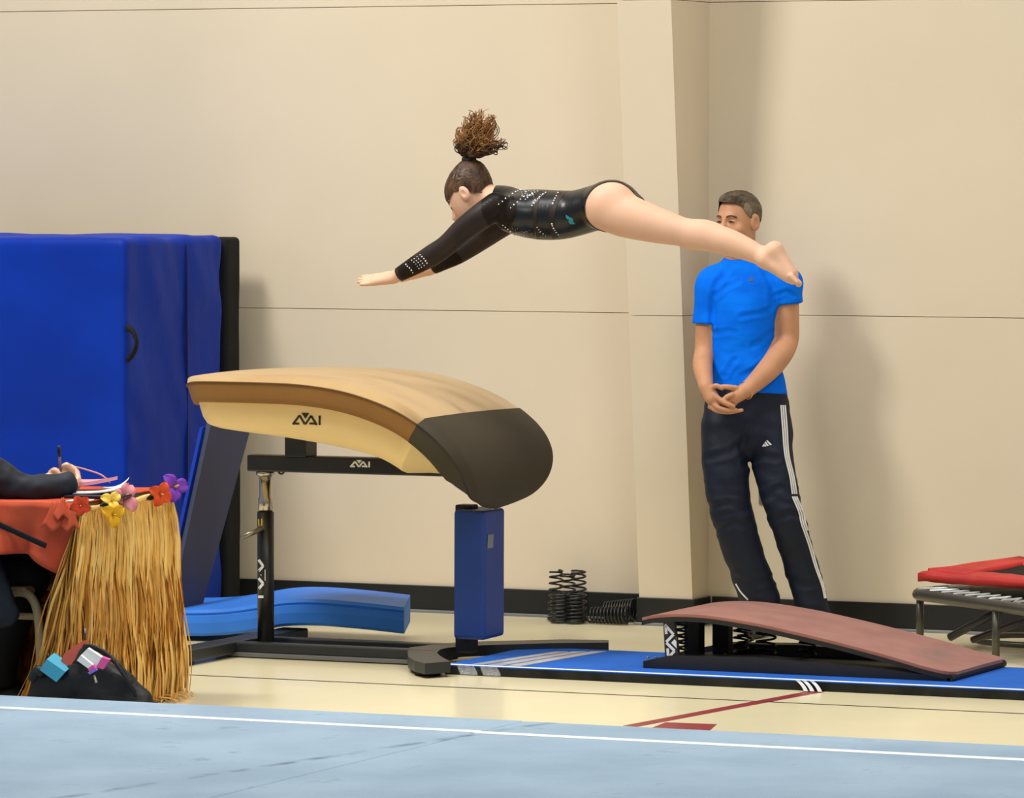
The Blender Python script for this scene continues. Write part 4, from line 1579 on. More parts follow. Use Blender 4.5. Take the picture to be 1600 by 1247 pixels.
CA_R = [c(1110, 446, 0.02), c(1105, 500, 0.03), c(1101, 548, 0.02), c(1098, 572, -0.04), c(1103, 602, -0.14)]
CA_RR = [0.042, 0.045, 0.040, 0.040, 0.029]
CA_L = [c(1229, 444, 0.02), c(1228, 495, 0.03), c(1229, 535, 0.02), c(1211, 565, -0.06), c(1186, 592, -0.12), c(1168, 608, -0.16)]
CA_LR = [0.046, 0.053, 0.046, 0.048, 0.040, 0.031]
S.chain(CA_R, CA_RR, 0.02)
S.chain(CA_L, CA_LR, 0.02)
# clasped hands
for pa, pb, ra, rb in (((1104, 606), (1112, 622), .028, .027), ((1112, 620), (1120, 628), .027, .021), ((1168, 609), (1153, 617), .029, .028), ((1155, 615), (1146, 625), .027, .022)):
    S.cap(c(*pa, -0.15), c(*pb, -0.165), ra, rb, 0.012)
FING = [  # right hand over the left
    ([(1116, 618, -.18), (1127, 626, -.19), (1138, 632, -.195), (1146, 635, -.19)], .0105),
    ([(1113, 628, -.17), (1122, 637, -.185), (1136, 641, -.185), (1150, 641, -.18)], .0100),
    ([(1110, 634, -.16), (1120, 642, -.175), (1140, 644, -.175), (1159, 641, -.17)], .0090),
    ([(1109, 636, -.15), (1120, 640, -.165), (1132, 642, -.165)], .0085),
    ([(1110, 608, -.165), (1119, 603, -.18), (1128, 607, -.185)], .0105),        # right thumb
    ([(1150, 607, -.175), (1139, 605, -.185), (1129, 604, -.185)], .0110),       # left thumb
    ([(1144, 617, -.185), (1135, 621, -.19), (1129, 627, -.18)], .0105),
    ([(1143, 624, -.175), (1135, 630, -.175), (1126, 633, -.165)], .0100),
    ([(1148, 630, -.165), (1138, 637, -.16), (1126, 638, -.15)], .0095),
]
for P, r in FING:
    S.chain([c(*p) for p in P], [r * 1.12] + [r] * (len(P) - 2) + [r * 0.85], 0.004)
V, F = S.mesh()
cbody = mk('body', V, F, M_SKIN_C, CO, True)
# hair cap, short and greying
S = SDF(CH - 0.16, CH + 0.16, 0.0042)
S.ell(ch(0, 0.030, -0.015), (0.0800, 0.090, 0.101), AX, 0.0)
S.ell(ch(0, 0.088, 0.030), (0.05, 0.022, 0.055), AX, 0.03)
V, F = S.mesh()
rel = V - CH
u_, v_, w_ = rel @ cl, rel @ cu, rel @ cf
line = np.interp(w_, [-0.12, -0.05, -0.012, 0.012, 0.03, 0.05, 0.075, 0.12], [-0.075, -0.06, -0.03, 0.012, 0.028, 0.066, 0.080, 0.080])
V, F = clip(V, F, v_ - line)
V = wrinkle(V, F, lambda p: 0.003 * noise.noise(Vector(p) * 90))
M_GREY = mat('greying_hair', srgb(112, 98, 80), 0.7, 0.25, var=0.35, vscale=14, stretch=(1, 1, 2.5), col2=srgb(64, 52, 40), lo=0.38, hi=0.62, bump=0.5, bscale=90, bdist=0.004)
coach_hair = mk('hair', V, F, M_GREY, CO, True)
V1, F1 = None, None
rel = V - CH
u_, v_, w_ = rel @ cl, rel @ cu, rel @ cf
# lighter temples
for sg in (-1, 1):
    V2, F2 = clip(V, F, 0.022 - np.sqrt(((w_ - 0.026) * 1.2) ** 2 + ((v_ - 0.045) * 0.75) ** 2) - np.where(u_ * sg < 0.045, 1.0, 0))
    if len(F2):
        V2 = wrinkle(V2, F2, lambda p: 0.0012)
        mk('grey_temple', V2, F2, mat('silver_hair', srgb(140, 127, 106), 0.7, 0.25, var=0.25, vscale=60, bump=0.4, bscale=120, bdist=0.003), coach_hair, True)
M_EYE = mat('dark_eye', (0.02, 0.012, 0.008), 0.2, 0.5)
for sg in (-1, 1):
    mk('eyebrow', *tube(cat([ch(0.013 * sg, 0.020, 0.090), ch(0.030 * sg, 0.025, 0.087), ch(0.050 * sg, 0.018, 0.070)], 4), [0.0035] * 4 + [0.004] * 4 + [0.002], 6), mat('brow_grey', srgb(92, 66, 48), 0.8), CO, True)
    mk('eye', *tube(cat([ch(0.019 * sg, 0.0, 0.084), ch(0.031 * sg, 0.002, 0.0858), ch(0.042 * sg, -0.001, 0.080)], 4), [0.002] * 3 + [0.004] * 3 + [0.002] * 3, 6), M_EYE, CO, True)
mk('lips', *tube(cat([ch(-0.024, -0.063, 0.084), ch(0, -0.061, 0.0915), ch(0.024, -0.063, 0.084)], 5), [0.002] * 2 + [0.0045] * 7 + [0.002] * 2, 6), mat('lip', srgb(170, 100, 84), 0.5), CO, True)
# shirt
S = SDF(*cbox(1075, 1265, 385, 640, -0.16, 0.20), 0.0048)
S.chain([c(1167, 436, 0.04), c(1163, 470, 0.025), c(1161, 510, 0.02), c(1161, 550, 0.02), c(1166, 585, 0.02), c(1169, 622, 0.02)], [0.098, 0.110, 0.108, 0.100, 0.106, 0.112], 0.03, [RT, [1.40, 1.27, 1.20, 1.24, 1.38, 1.40]])
for px in (1114, 1226):
    S.ell(c(px, 444, 0.03), (0.070, 0.070, 0.072), np.eye(3), 0.05)


S.cap(c(1158, 410, 0.03), c(1160, 425, 0.035), 0.066, 0.080, 0.03)
big = 0.09
for P_, R0, pc, nc in (([c(1112, 446, 0.02), c(1106, 480, 0.028), c(1104, 530, 0.03)], [0.060, 0.058, 0.056], c(1105, 505, 0.02), -ZAX),
                        ([c(1228, 446, 0.02), c(1228, 465, 0.028), c(1231, 510, 0.03)], [0.066, 0.064, 0.062], c(1229, 474, 0.02), unit(-ZAX + 0.1 * RT))):
    A_ = SDF(S.lo, S.lo + S.h * (S.n - 1), S.h)
    A_.chain(P_, R0, 0.02)
    A_.cut(pc, nc)
    n_ = np.minimum(A_.D.shape, S.D.shape)
    sl_ = tuple(slice(0, k) for k in n_)
    S.put(sl_, A_.D[sl_], 0.018)
S.cut(c(1160, 609), -ZAX - 0.10 * RT)
S.cut(c(1152, 410, -0.05), unit(ZAX * 1.0 - FH * 0.35 - RT * 0.1))
V, F = S.mesh()


def proj(p):
    v = np.asarray(p, float) - CAM
    d = v @ FW
    return 800 + FPX * (v @ RT) / d, 623.5 - FPX * (v @ UP) / d


def creases(p, lines):
    x, y = proj(p)
    x += 3.0 * noise.noise(Vector(p) * 9)
    y += 5.0 * noise.noise(Vector(p) * 9 + Vector((5, 5, 5)))
    s_ = 0.0
    for pts, dep_, w in lines:
        m = 1e9
        for a, b in zip(pts[:-1], pts[1:]):
            abx, aby = b[0] - a[0], b[1] - a[1]
            t = max(0, min(1, ((x - a[0]) * abx + (y - a[1]) * aby) / (abx * abx + aby * aby)))
            m = min(m, (x - a[0] - t * abx) ** 2 + (y - a[1] - t * aby) ** 2)
        q = math.sqrt(m) / w
        if q < 3:
            s_ -= dep_ * math.exp(-q * q) * (1 - 0.0) - 0.5 * dep_ * math.exp(-(q - 1.9) ** 2 * 2)
    return s_


SHIRT_L = [([(1136, 420), (1122, 440), (1114, 470), (1113, 504)], .010, 4.5), ([(1194, 420), (1205, 445), (1207, 476)], .010, 4.5), ([(1120, 462), (1138, 446), (1152, 440)], .006, 4),
           ([(1134, 588), (1142, 574), (1147, 562)], .007, 4), ([(1160, 592), (1180, 580), (1196, 566)], .010, 5), ([(1196, 598), (1208, 588), (1216, 576)], .007, 4),
           ([(1205, 482), (1186, 490), (1160, 492)], .006, 4), ([(1116, 520), (1135, 516), (1150, 520)], .004, 4), ([(1206, 520), (1190, 534), (1175, 540)], .005, 4), ([(1210, 462), (1228, 456), (1240, 462)], .005, 3.5)]
PANT_L = [([(1166, 688), (1140, 706), (1108, 716)], .008, 5), ([(1166, 722), (1190, 712), (1212, 716)], .007, 5), ([(1194, 778), (1218, 766), (1244, 772)], .009, 5), ([(1106, 792), (1136, 786), (1166, 796)], .008, 5),
          ([(1118, 828), (1146, 816), (1172, 826)], .008, 5), ([(1208, 812), (1232, 802), (1254, 810)], .008, 5), ([(1150, 905), (1178, 912), (1206, 905)], .008, 5), ([(1236, 905), (1258, 914), (1282, 908)], .008, 5), ([(1168, 660), (1160, 700), (1166, 726)], .008, 4.5)]


def shirt_fold(p):
    q = Vector(p)
    s1 = noise.noise(Vector((q.x * 7 + q.z * 5, q.y * 5, q.z * 11 - q.x * 6)))
    s2 = noise.noise(Vector((q.x * 16, q.y * 10, q.z * 26)))
    lowm = max(0.0, min(1.0, (1.22 - q.z) / 0.2))
    return 0.006 * s1 + (0.002 + 0.003 * lowm) * s2 + 0.5 * creases(p, SHIRT_L)


V = wrinkle(V, F, shirt_fold)
M_SHIRT = mat('blue_jersey', srgb(0, 120, 250), 0.8, 0.1, var=0.1, vscale=10, col2=srgb(0, 106, 236), bump=0.1, bscale=300, bdist=0.001)
shirt = mk('shirt', V, F, M_SHIRT, CO, True)
ts = bvh([shirt])
mark = lambda x, y, s: [[(x, y), (x + 2.2 * s, y - 4.2 * s), (x + 4.2 * s, y - 5.2 * s), (x + 8.6 * s, y), (x + 6.6 * s, y)]]
M_MARKG = mat('grey_print', srgb(52, 92, 140), 0.5)
decal('chest_emblem', [], [[(1168, 440), (1170.2, 436.6), (1172.6, 438), (1173.2, 440)], [(1171, 436), (1173, 432.6), (1176.6, 440), (1174.4, 440)], [(1173.8, 432), (1175.4, 431), (1178.4, 440), (1177, 440)]], ts, M_MARKG, shirt, off=0.0015)
# collar rib
V1, F1 = [], []
# pants
S = SDF(*cbox(1080, 1310, 570, 990, -0.2, 0.22), 0.005)
S.chain([c(1168, 596, 0.02), c(1167, 640, 0.02), c(1166, 680, 0.02)], [0.105, 0.108, 0.104], 0.03, [RT, [1.38, 1.58, 1.62]])
LL = [c(1131, 670, 0.0), c(1133, 725, -0.02), c(1139, 780, -0.03), c(1153, 835, -0.02), c(1171, 890, 0.02), c(1187, 935, 0.05), c(1196, 966, 0.06)]
LLR = [0.092, 0.092, 0.086, 0.082, 0.080, 0.078, 0.076]
LR = [c(1203, 670, 0.0), c(1208, 720, -0.02), c(1218, 770, -0.04), c(1232, 820, -0.03), c(1247, 870, 0.02), c(1266, 930, 0.05), c(1274, 966, 0.06)]
LRR = [0.088, 0.084, 0.077, 0.072, 0.068, 0.066, 0.066]
S.chain(LL, LLR, 0.02)
S.chain(LR, LRR, 0.02)
S.cut(c(1200, 969), -ZAX)
V, F = S.mesh()


def pant_fold(p):
    q = Vector(p)
    z = q.z
    n1 = noise.noise(Vector((q.x * 6 + z * 3, q.y * 6, z * 7)))
    n2 = noise.noise(Vector((q.x * 10 - z * 6, q.y * 10, z * 20 + q.x * 8)))
    n3 = noise.noise(Vector((q.x * 14, q.y * 12, z * 34)))
    kn = math.exp(-((z - 0.52) / 0.14) ** 2) + math.exp(-((z - 0.12) / 0.1) ** 2)
    return 0.005 * n1 + 0.004 * n2 + 0.004 * kn * n3 + 0.45 * creases(p, PANT_L)


V = wrinkle(V, F, pant_fold)
M_PANT = mat('navy_tracksuit', srgb(20, 28, 46), 0.6, 0.3, var=0.25, vscale=6, bump=0.05, bscale=200, bdist=0.001)
pants = mk('track_pants', V, F, M_PANT, CO, True)
tp = bvh([pants])


def stripe(V1, F1):
    run_ = []
    for f in F1 + [None]:
        if f is not None and (not run_ or run_[-1][3] == f[0]):
            run_.append(f)
            continue
        if len(run_) > 1:
            ids = sorted({i for q in run_ for i in q})
            mp = {a: b for b, a in enumerate(ids)}
            mk('side_stripe', [V1[i] for i in ids], [[mp[i] for i in q] for q in run_], M_WHITE, pants)
        run_ = [f] if f is not None else []



for off in (-5.2, 0.0, 5.2):
    k = off * 0.62
    V1, F1 = ribbon([(1223 + k, 633), (1226 + k, 670), (1229 + k * .9, 710), (1237 + k * .9, 745), (1241 + k, 772)], 2.4, tp)
    if len(F1):
        stripe(V1, F1)
    V1, F1 = ribbon([(1241 + k, 776), (1251 + k, 800), (1255 + k, 818), (1266 + k, 850), (1276 + k * .9, 885), (1286 + k * .7, 915), (1290 + k * .6, 935)], 2.4, tp)
    if len(F1):
        stripe(V1, F1)
decal('thigh_emblem', [], [[(1191, 698), (1193.6, 693.4), (1196.4, 695.4), (1198, 697.6)], [(1194.4, 692.4), (1196.4, 689.8), (1201.6, 696.6), (1199, 697.2)], [(1197.4, 689), (1199, 687.6), (1206, 694.8), (1203, 696)]], tp, M_WHITE, pants, off=0.002)
for pts in ([(1103, 792), (1110, 822), (1120, 850)], [(1147, 912), (1155, 925), (1166, 937)]):
    V1, F1 = ribbon([(p[0] + 3, p[1]) for p in pts], 2.2, tp)
    if len(F1):
        stripe(V1, F1)
# shoes
for px, sgn in ((1190, -1), (1272, 1)):
    S0 = c(px, 985, 0.06)
    S0[2] = 0.0
    fd = unit(-FH + RT * 0.25 * sgn)
    S = SDF(S0 + np.array([-0.25, -0.35, -0.02]), S0 + np.array([0.25, 0.25, 0.2]), 0.005)
    S.chain([S0 - fd * 0.05 + ZAX * 0.045, S0 + fd * 0.08 + ZAX * 0.042, S0 + fd * 0.19 + ZAX * 0.032], [0.044, 0.046, 0.036], 0.02)
    S.cap(S0 - fd * 0.03 + ZAX * 0.05, S0 - fd * 0.02 + ZAX * 0.1, 0.045, 0.046, 0.02)
    S.cut(S0 + ZAX * 0.002, -ZAX)
    mk('shoe', *S.mesh(), mat('black_shoe', (0.015, 0.015, 0.017), 0.5), CO, True)
# bracelet on the left wrist
wp = c(1165, 611, -0.158)
wa = unit(CA_L[-1] - CA_L[-2])
u1 = unit(np.cross(wa, ZAX))
u2 = np.cross(wa, u1)
mk('bracelet', *tube([wp + 0.0345 * (u1 * math.cos(a) + u2 * math.sin(a)) + wa * 0.006 * math.sin(a) for a in np.linspace(0, 2 * math.pi, 28, endpoint=False)], 0.0026, 6, closed=True), mat('gold', (0.85, 0.6, 0.25), 0.25, 0.5, metal=1.0), CO, True)

# ================================================================== JUDGE'S TABLE
TZ = 0.74
tX1, tX0 = -0.232, -0.99
tY0, tY1 = -2.78, -1.93
M_ORG = mat('orange_cloth', srgb(196, 88, 60), 0.85, 0.12, var=0.15, vscale=6, col2=srgb(174, 68, 46), bump=0.15, bscale=14, bdist=0.01)
TA = math.radians(7.0)


def rotT(V):
    V = np.array(V, float).reshape(-1, 3)
    dx, dy = V[:, 0] - tX1, V[:, 1] - tY0
    V[:, 0] = tX1 + dx * math.cos(TA) - dy * math.sin(TA)
    V[:, 1] = tY0 + dx * math.sin(TA) + dy * math.cos(TA)
    return V


def mkT(name, V, F, *a, **k):
    return mk(name, rotT(V), F, *a, **k)


def onSkirt(px, py, off):
    n = np.array([math.cos(TA), math.sin(TA), 0])
    p0 = np.array([tX1, tY0, 0]) + n * off
    r = ray(px, py)
    return CAM + r * (((p0 - CAM) @ n) / (r @ n))


JT = thing('judges_table', 'folding table under the orange cloth and raffia skirt', 'table', ((tX0 + tX1) / 2, (tY0 + tY1) / 2, 0))
mkT('tabletop', *box(tX0, tX1, tY0, tY1, TZ - 0.03, TZ - 0.004, 0.006), mat('table_brown', srgb(110, 84, 58), 0.5), JT)
for x in (tX0 + 0.06, tX1 - 0.06):
    for y in (tY0 + 0.1, tY1 - 0.08):
        mkT('leg', *tube([(x, y, 0), (x, y, TZ - 0.03)], 0.014, 8), M_BLACK, JT, True)
TC = thing('tablecloth', 'orange tablecloth draped over the table with a low pointed corner', 'tablecloth', ((tX0 + tX1) / 2, (tY0 + tY1) / 2, TZ))
mkT('cloth_top', *sheet(lambda u, v: np.array([tX0 - 0.005 + (tX1 - tX0 + 0.01) * u, tY0 - 0.005 + (tY1 - tY0 + 0.01) * v, TZ + 0.001 + 0.003 * noise.noise(Vector((u * 7, v * 7, 0)))]), 16, 16, 0.004, (0, 0, -1)), M_ORG, TC, True)


def drape(u, v):
    x = tX0 + (tX1 + 0.012 - tX0) * u
    L_ = 0.175 + 0.115 * max(0.0, (u - 0.80) / 0.2) ** 1.2 * (1 if u < 0.97 else (1 - (u - .97) / .05))
    fold = (0.012 + 0.03 * v) * math.sin(u * 26 + 1.2 * v) * v + 0.02 * v * math.sin(u * 9)
    return np.array([x + 0.02 * v * math.sin(u * 13), tY0 - 0.008 - 0.012 * v + fold * 0.8, TZ - L_ * v])


mkT('front_drop', *sheet(drape, 60, 12, 0.003, (0, 1, 0)), M_ORG, TC, True)
gath = []
for k, (px, py, s_) in enumerate(((86, 800, 1.0), (112, 808, 0.8), (100, 795, 0.7))):
    p = onY(px, py, tY0 - 0.02)
    dxy = p[:2] - np.array([tX1, tY0])
    p[:2] = np.array([tX1, tY0]) + np.array([dxy[0] * math.cos(TA) + dxy[1] * math.sin(TA), -dxy[0] * math.sin(TA) + dxy[1] * math.cos(TA)])
    mkT('cloth_gather', *sheet(lambda u, v: p + np.array([(u - .5) * 0.07 * s_ * (0.3 + v), -0.012 * math.sin(u * math.pi) - 0.02 * v, 0.03 - 0.085 * s_ * v + 0.01 * math.sin(u * 9 + k)]), 10, 8, 0.003, (0, 1, 0)), M_ORG, TC, True)
# raffia skirt: long side, and a flare round the near corner
M_RAF = [mat('raffia_gold', srgb(230, 178, 90), 0.6, 0.35, var=0.2, vscale=20), mat('raffia_light', srgb(240, 200, 118), 0.55, 0.4, var=0.15, vscale=20), mat('raffia_brown', srgb(214, 158, 72), 0.65, 0.3, var=0.2, vscale=20)]
GS = thing('grass_skirt', 'golden raffia grass skirt hanging round the judge\'s table', 'table skirt', (tX1 + 0.02, (tY0 + tY1) / 2, 0))
band = [np.array([tX1 + 0.012, y, TZ - 0.035 + 0.004 * math.sin(y * 20)]) for y in np.linspace(tY0 - 0.015, tY1 + 0.01, 24)]
mkT('waistband', *tube(band, 0.022, 8, flat=(np.array([1.0, 0, 0]), 0.35)), M_RAF[1], GS, True)
strands = [[], [], []]


def strand(p0, p1, w, mid):
    n = 10
    V, F = [], []
    sway = [random.gauss(0, 0.007) for _ in range(2)]
    tw = random.uniform(0, 3.14)
    for i in range(n):
        t = i / (n - 1)
        q = p0 * (1 - t) + p1 * t + mid * math.sin(math.pi * t) + np.array([0.008 * math.sin(t * 9 + tw) + sway[0] * t, 0.013 * math.sin(t * 8 + tw * 2) + sway[1] * t, 0])
        a = tw + 1.2 * t
        d_ = np.array([0.5 * math.cos(a), math.sin(a) * 0.9 + 0.2, 0]) * w
        V += [q - d_, q + d_]
        if i:
            F.append([2 * i - 2, 2 * i - 1, 2 * i + 1, 2 * i])
    return np.array(V), F


for k in range(1900):
    y = random.uniform(tY0 - 0.01, tY1 + 0.005)
    fl = (1 - (y - tY0) / (tY1 - tY0))
    p0 = np.array([tX1 + 0.014 + random.uniform(0, 0.012), y, TZ - 0.03])
    L_ = random.uniform(0.0, 0.06)
    p1 = np.array([tX1 + 0.02 + random.uniform(0, 0.03) + 0.015 * (1 - fl), y + random.gauss(0, 0.03) + 0.02 * (1 - fl), 0.004 + L_ * random.random()])
    if fl > 0.72:
        q_ = (fl - 0.72) / 0.28
        p1[0] -= 0.24 * q_ * random.uniform(0.2, 1.0)
        p1[1] -= 0.02 * q_
    strands[random.choices((0, 1, 2), (5, 3, 3))[0]].append(strand(p0, p1, random.uniform(0.0035, 0.0085), np.array([random.uniform(0, 0.02), random.gauss(0, 0.008), 0])))
for k in range(1100):                             # inside of the skirt along the left long side
    y = random.uniform(tY0 + 0.1, tY1)
    p0 = np.array([tX0 - 0.01, y, TZ - 0.03])
    p1 = np.array([tX0 - 0.02 + random.uniform(-0.03, 0.03), y + random.gauss(0, 0.03), 0.005])
    if random.random() < 0.5:
        x = random.uniform(tX0, tX1)
        p0 = np.array([x, tY1 + 0.01, TZ - 0.03])
        p1 = np.array([x + random.gauss(0, 0.02), tY1 + 0.015 + random.uniform(-0.02, 0.02), 0.005])
    strands[random.choices((0, 2), (2, 3))[0]].append(strand(p0, p1, random.uniform(0.007, 0.013), np.zeros(3)))
for k in range(46):                              # ends splayed on the floor at the far corner
    y = random.uniform(tY1 - 0.25, tY1)
    p0 = np.array([tX1 + 0.05, y, 0.02])
    p1 = np.array([tX1 + 0.05 + random.uniform(0.01, 0.09), y + random.uniform(-0.08, 0.12), 0.003])
    strands[random.choice((0, 1))].append(strand(p0, p1, random.uniform(0.003, 0.005), np.array([0, 0, 0.01])))
for k in range(3):
    V, F = join(*strands[k])
    mkT('raffia_strands', V, F, M_RAF[k], GS, True, kind='stuff')
# silk flowers pinned along the band
FG = 'silk flowers pinned along the skirt'


def flower(pos, col, lab, R=0.045, face=(0.5, -0.8, 0.25), n=5, leaf=True, name='silk_flower'):
    face = unit(face)
    t_ = thing(name, lab, 'flower', tuple(pos), FG)
    u = unit(np.cross(face, ZAX))
    w = np.cross(u, face)
    m_ = mat('petal_%d_%d_%d' % col, srgb(*col), 0.7, 0.2, var=0.15, vscale=20)
    ph = random.uniform(0, 6)
    for k in range(n):
        a = ph + 2 * math.pi * k / n
        d_ = u * math.cos(a) + w * math.sin(a)
        e_ = -u * math.sin(a) + w * math.cos(a)

        def P(s, q):
            r_ = s * R
            wd = R * 0.62 * math.sin(math.pi * min(1, 0.12 + 0.83 * s)) ** 0.7
            return np.asarray(pos) + d_ * r_ + e_ * wd * (q - 0.5) * 1.5 + face * (0.35 * R * math.sin(s * 2.2) - 0.25 * R * s * s + 0.10 * R * math.cos(q * 6.28) * s)
        mk('petal', *sheet(P, 7, 5, 0.0012, -face), m_, t_, True)
    mk('flower_centre', *tube([np.asarray(pos), np.asarray(pos) + face * R * 0.6], [R * 0.10, R * 0.05], 6), mat('stamen', srgb(220, 180, 60), 0.6), t_, True)
    if leaf:
        for a in (0.4, 2.6):
            d_ = u * math.cos(a) * (-1 if a > 1 else 1) - w * 0.3
            e_ = np.cross(face, unit(d_))
            mk('leaf', *sheet(lambda s, q: np.asarray(pos) - face * 0.006 + unit(d_) * s * R * 1.1 + e_ * (q - .5) * R * 0.5 * math.sin(math.pi * (0.05 + 0.9 * s)), 6, 3, 0.001, -face), mat('leaf_green', srgb(56, 66, 34), 0.6), t_, True)


flower(onY(126, 790, tY0 - 0.06), (222, 74, 42), 'red orange silk flower pinned at the near corner of the table', 0.036, (0.5, -0.9, 0.0))
flower(onSkirt(174, 783, 0.06), (244, 208, 90), 'yellow silk flower pinned on the skirt beside the pink one', 0.040, (0.7, -0.6, 0.4), n=3)
flower(onSkirt(176, 804, 0.07), (238, 180, 40), 'larger golden silk flower hanging below the yellow one', 0.046, (0.8, -0.6, 0.0), leaf=False, n=3)
flower(onSkirt(194, 778, 0.05), (222, 140, 150), 'pink silk flower pinned in the middle of the skirt band', 0.058, (0.7, -0.5, 0.4), n=3)
flower(onSkirt(250, 772, 0.06), (226, 86, 44), 'orange silk flower pinned near the far corner beside the purple one', 0.046, (0.8, -0.6, 0.0), n=4)
flower(onSkirt(272, 762, 0.06), (122, 62, 176), 'purple silk flower pinned at the far corner of the table', 0.056, (0.8, -0.5, 0.3), leaf=False, n=3)
# black strap hanging over the cloth
a, b, c_ = onY(-60, 792, tY0 - 0.06), onY(0, 820, tY0 - 0.06), onY(72, 853, tY0 - 0.05)
st_ = mk('bag_strap', *tube([a, b, c_], 0.010, 8, flat=(YAX, 0.35)), M_MATB)
tag(st_, 'black strap slanting across the orange cloth at the left edge', 'strap')
# papers on the table
M_PAPER = mat('white_paper', (0.82, 0.82, 0.8), 0.7, 0.2, var=0.04)
M_PINKP = mat('pink_paper', srgb(222, 150, 165), 0.7, 0.2, var=0.08)
M_FOLD = mat('dark_folder', srgb(44, 40, 52), 0.5, 0.3)


def slab(name, px, py, Y_, w, dep_, th, rz, z, m, lab, catg, curl=0.0):
    p = onY(px, py, Y_)
    cx, cy = p[0], Y_
    ca_, sa_ = math.cos(rz), math.sin(rz)

    def fn(u, v):
        x, y = (u - .5) * w, (v - .5) * dep_
        return np.array([cx + x * ca_ - y * sa_, cy + x * sa_ + y * ca_, z + th + curl * (u ** 3) + curl * 0.2 * v * v])
    o = mk(name, *sheet(fn, 10, 6, th, (0, 0, -1)), m)
    return tag(o, lab, catg)


zt_ = TZ + 0.004
slab('folder', 160, 764, -2.45, 0.20, 0.22, 0.007, 0.15, zt_, M_FOLD, 'dark folder lying on the table under the pink papers', 'folder')
slab('paper_sheet', 148, 757, -2.42, 0.17, 0.16, 0.004, 0.3, zt_ + 0.0085, M_PAPER, 'thin stack of white sheets on the dark folder by the writing hand', 'paper', 0.012)
slab('pink_form', 140, 750, -2.36, 0.15, 0.14, 0.012, 0.1, zt_ + 0.030, M_PINKP, 'pink score form pad lying on the white sheets', 'paper', 0.014)
slab('paper_sheet', 180, 756, -2.30, 0.09, 0.08, 0.002, 0.4, zt_ + 0.010, M_PAPER, 'white sheet with an upturned corner beyond the pink pad', 'paper', 0.035)
slab('paper_sheet', 78, 738, -2.2, 0.16, 0.16, 0.012, 0.0, zt_ + 0.03, M_PAPER, 'white paper block behind the writing hand', 'paper')
slab('index_card', 125, 771, -2.70, 0.07, 0.10, 0.003, 0.2, zt_, M_PAPER, 'small white card at the table edge below the sleeve', 'card')
w_ = mk('cord', *tube(cat([onY(112, 728, -2.3), onY(135, 734, -2.3), onY(158, 742, -2.3), onY(172, 754, -2.3)], 6), 0.003, 6), mat('rose_wire', srgb(206, 150, 150), 0.4), None, True)
tag(w_, 'thin pinkish cord arching over the papers on the table', 'cord')

# ================================================================== JUDGE AND CHAIR
JY = -2.42


def j(px, py, Y_=JY):
    return onY(px, py, Y_)


JP = thing('person', 'judge in dark jacket writing at the table, seen only as arm and leg', 'person', tuple(j(-60, 1100) * np.array([1, 1, 0])))
hipJ = j(-95, 905, -2.35)
S = SDF((-1.55, -3.0, 0.0), (-0.05, -1.85, 1.62), 0.006)
shN, shF = j(-100, 640, -2.60), j(-75, 640, -2.18)
S.chain([hipJ + np.array([-.02, 0, 0.05]), j(-110, 770, -2.38), j(-105, 680, -2.38), j(-98, 630, -2.38)], [0.12, 0.115, 0.115, 0.08], 0.04, (YAX, 1.35))
S.chain([j(-90, 620, -2.38), j(-82, 580, -2.38)], [0.055, 0.052], 0.03)
HJ = j(-66, 525, -2.38)
S.ell(HJ, (0.098, 0.078, 0.118), np.eye(3), 0.02)
S.cap(HJ + np.array([0.09, 0, -0.01]), HJ + np.array([0.112, 0, -0.03]), 0.010, 0.014, 0.014)
S.ell(HJ + np.array([0.05, 0, -0.085]), (0.045, 0.05, 0.04), np.eye(3), 0.03)
for sg in (-1, 1):
    S.ell(HJ + np.array([-0.01, 0.08 * sg, -0.01]), (0.02, 0.011, 0.032), np.eye(3), 0.006)
S.chain([j(60, 757, -2.52), j(92, 750, -2.46)], [0.034, 0.027], 0.01)
# fist round the pen
for pa, pb, ra, rb in (((92, 748, -2.46), (108, 738, -2.42), .030, .028), ((104, 738, -2.42), (116, 742, -2.40), .026, .022)):
    S.cap(j(*pa), j(*pb), ra, rb, 0.015)
for P, r in (([(112, 734, -2.44), (104, 727, -2.46), (96, 732, -2.46)], .011), ([(118, 738, -2.42), (122, 748, -2.44), (114, 755, -2.46)], .011),
             ([(119, 744, -2.40), (124, 754, -2.42), (114, 760, -2.44)], .010), ([(118, 750, -2.39), (122, 760, -2.40), (112, 763, -2.42)], .0095),
             ([(92, 742, -2.49), (86, 735, -2.49), (79, 738, -2.48)], .011)):
    S.chain([j(*p) for p in P], [r, r, r * 0.85], 0.005)
mk('body', *S.mesh(), M_SKIN_G, JP, True)
S = SDF(HJ - 0.16, HJ + 0.16, 0.006)
S.ell(HJ + np.array([-0.012, 0, 0.022]), (0.100, 0.086, 0.112), np.eye(3), 0)
V, F = S.mesh()
rel = V - HJ
V, F = clip(V, F, rel[:, 2] - np.interp(rel[:, 0], [-0.1, -0.02, 0.03, 0.08], [-0.06, -0.02, 0.02, 0.06]))
mk('hair', V, F, mat('judge_hair', srgb(70, 50, 36), 0.6), JP, True)
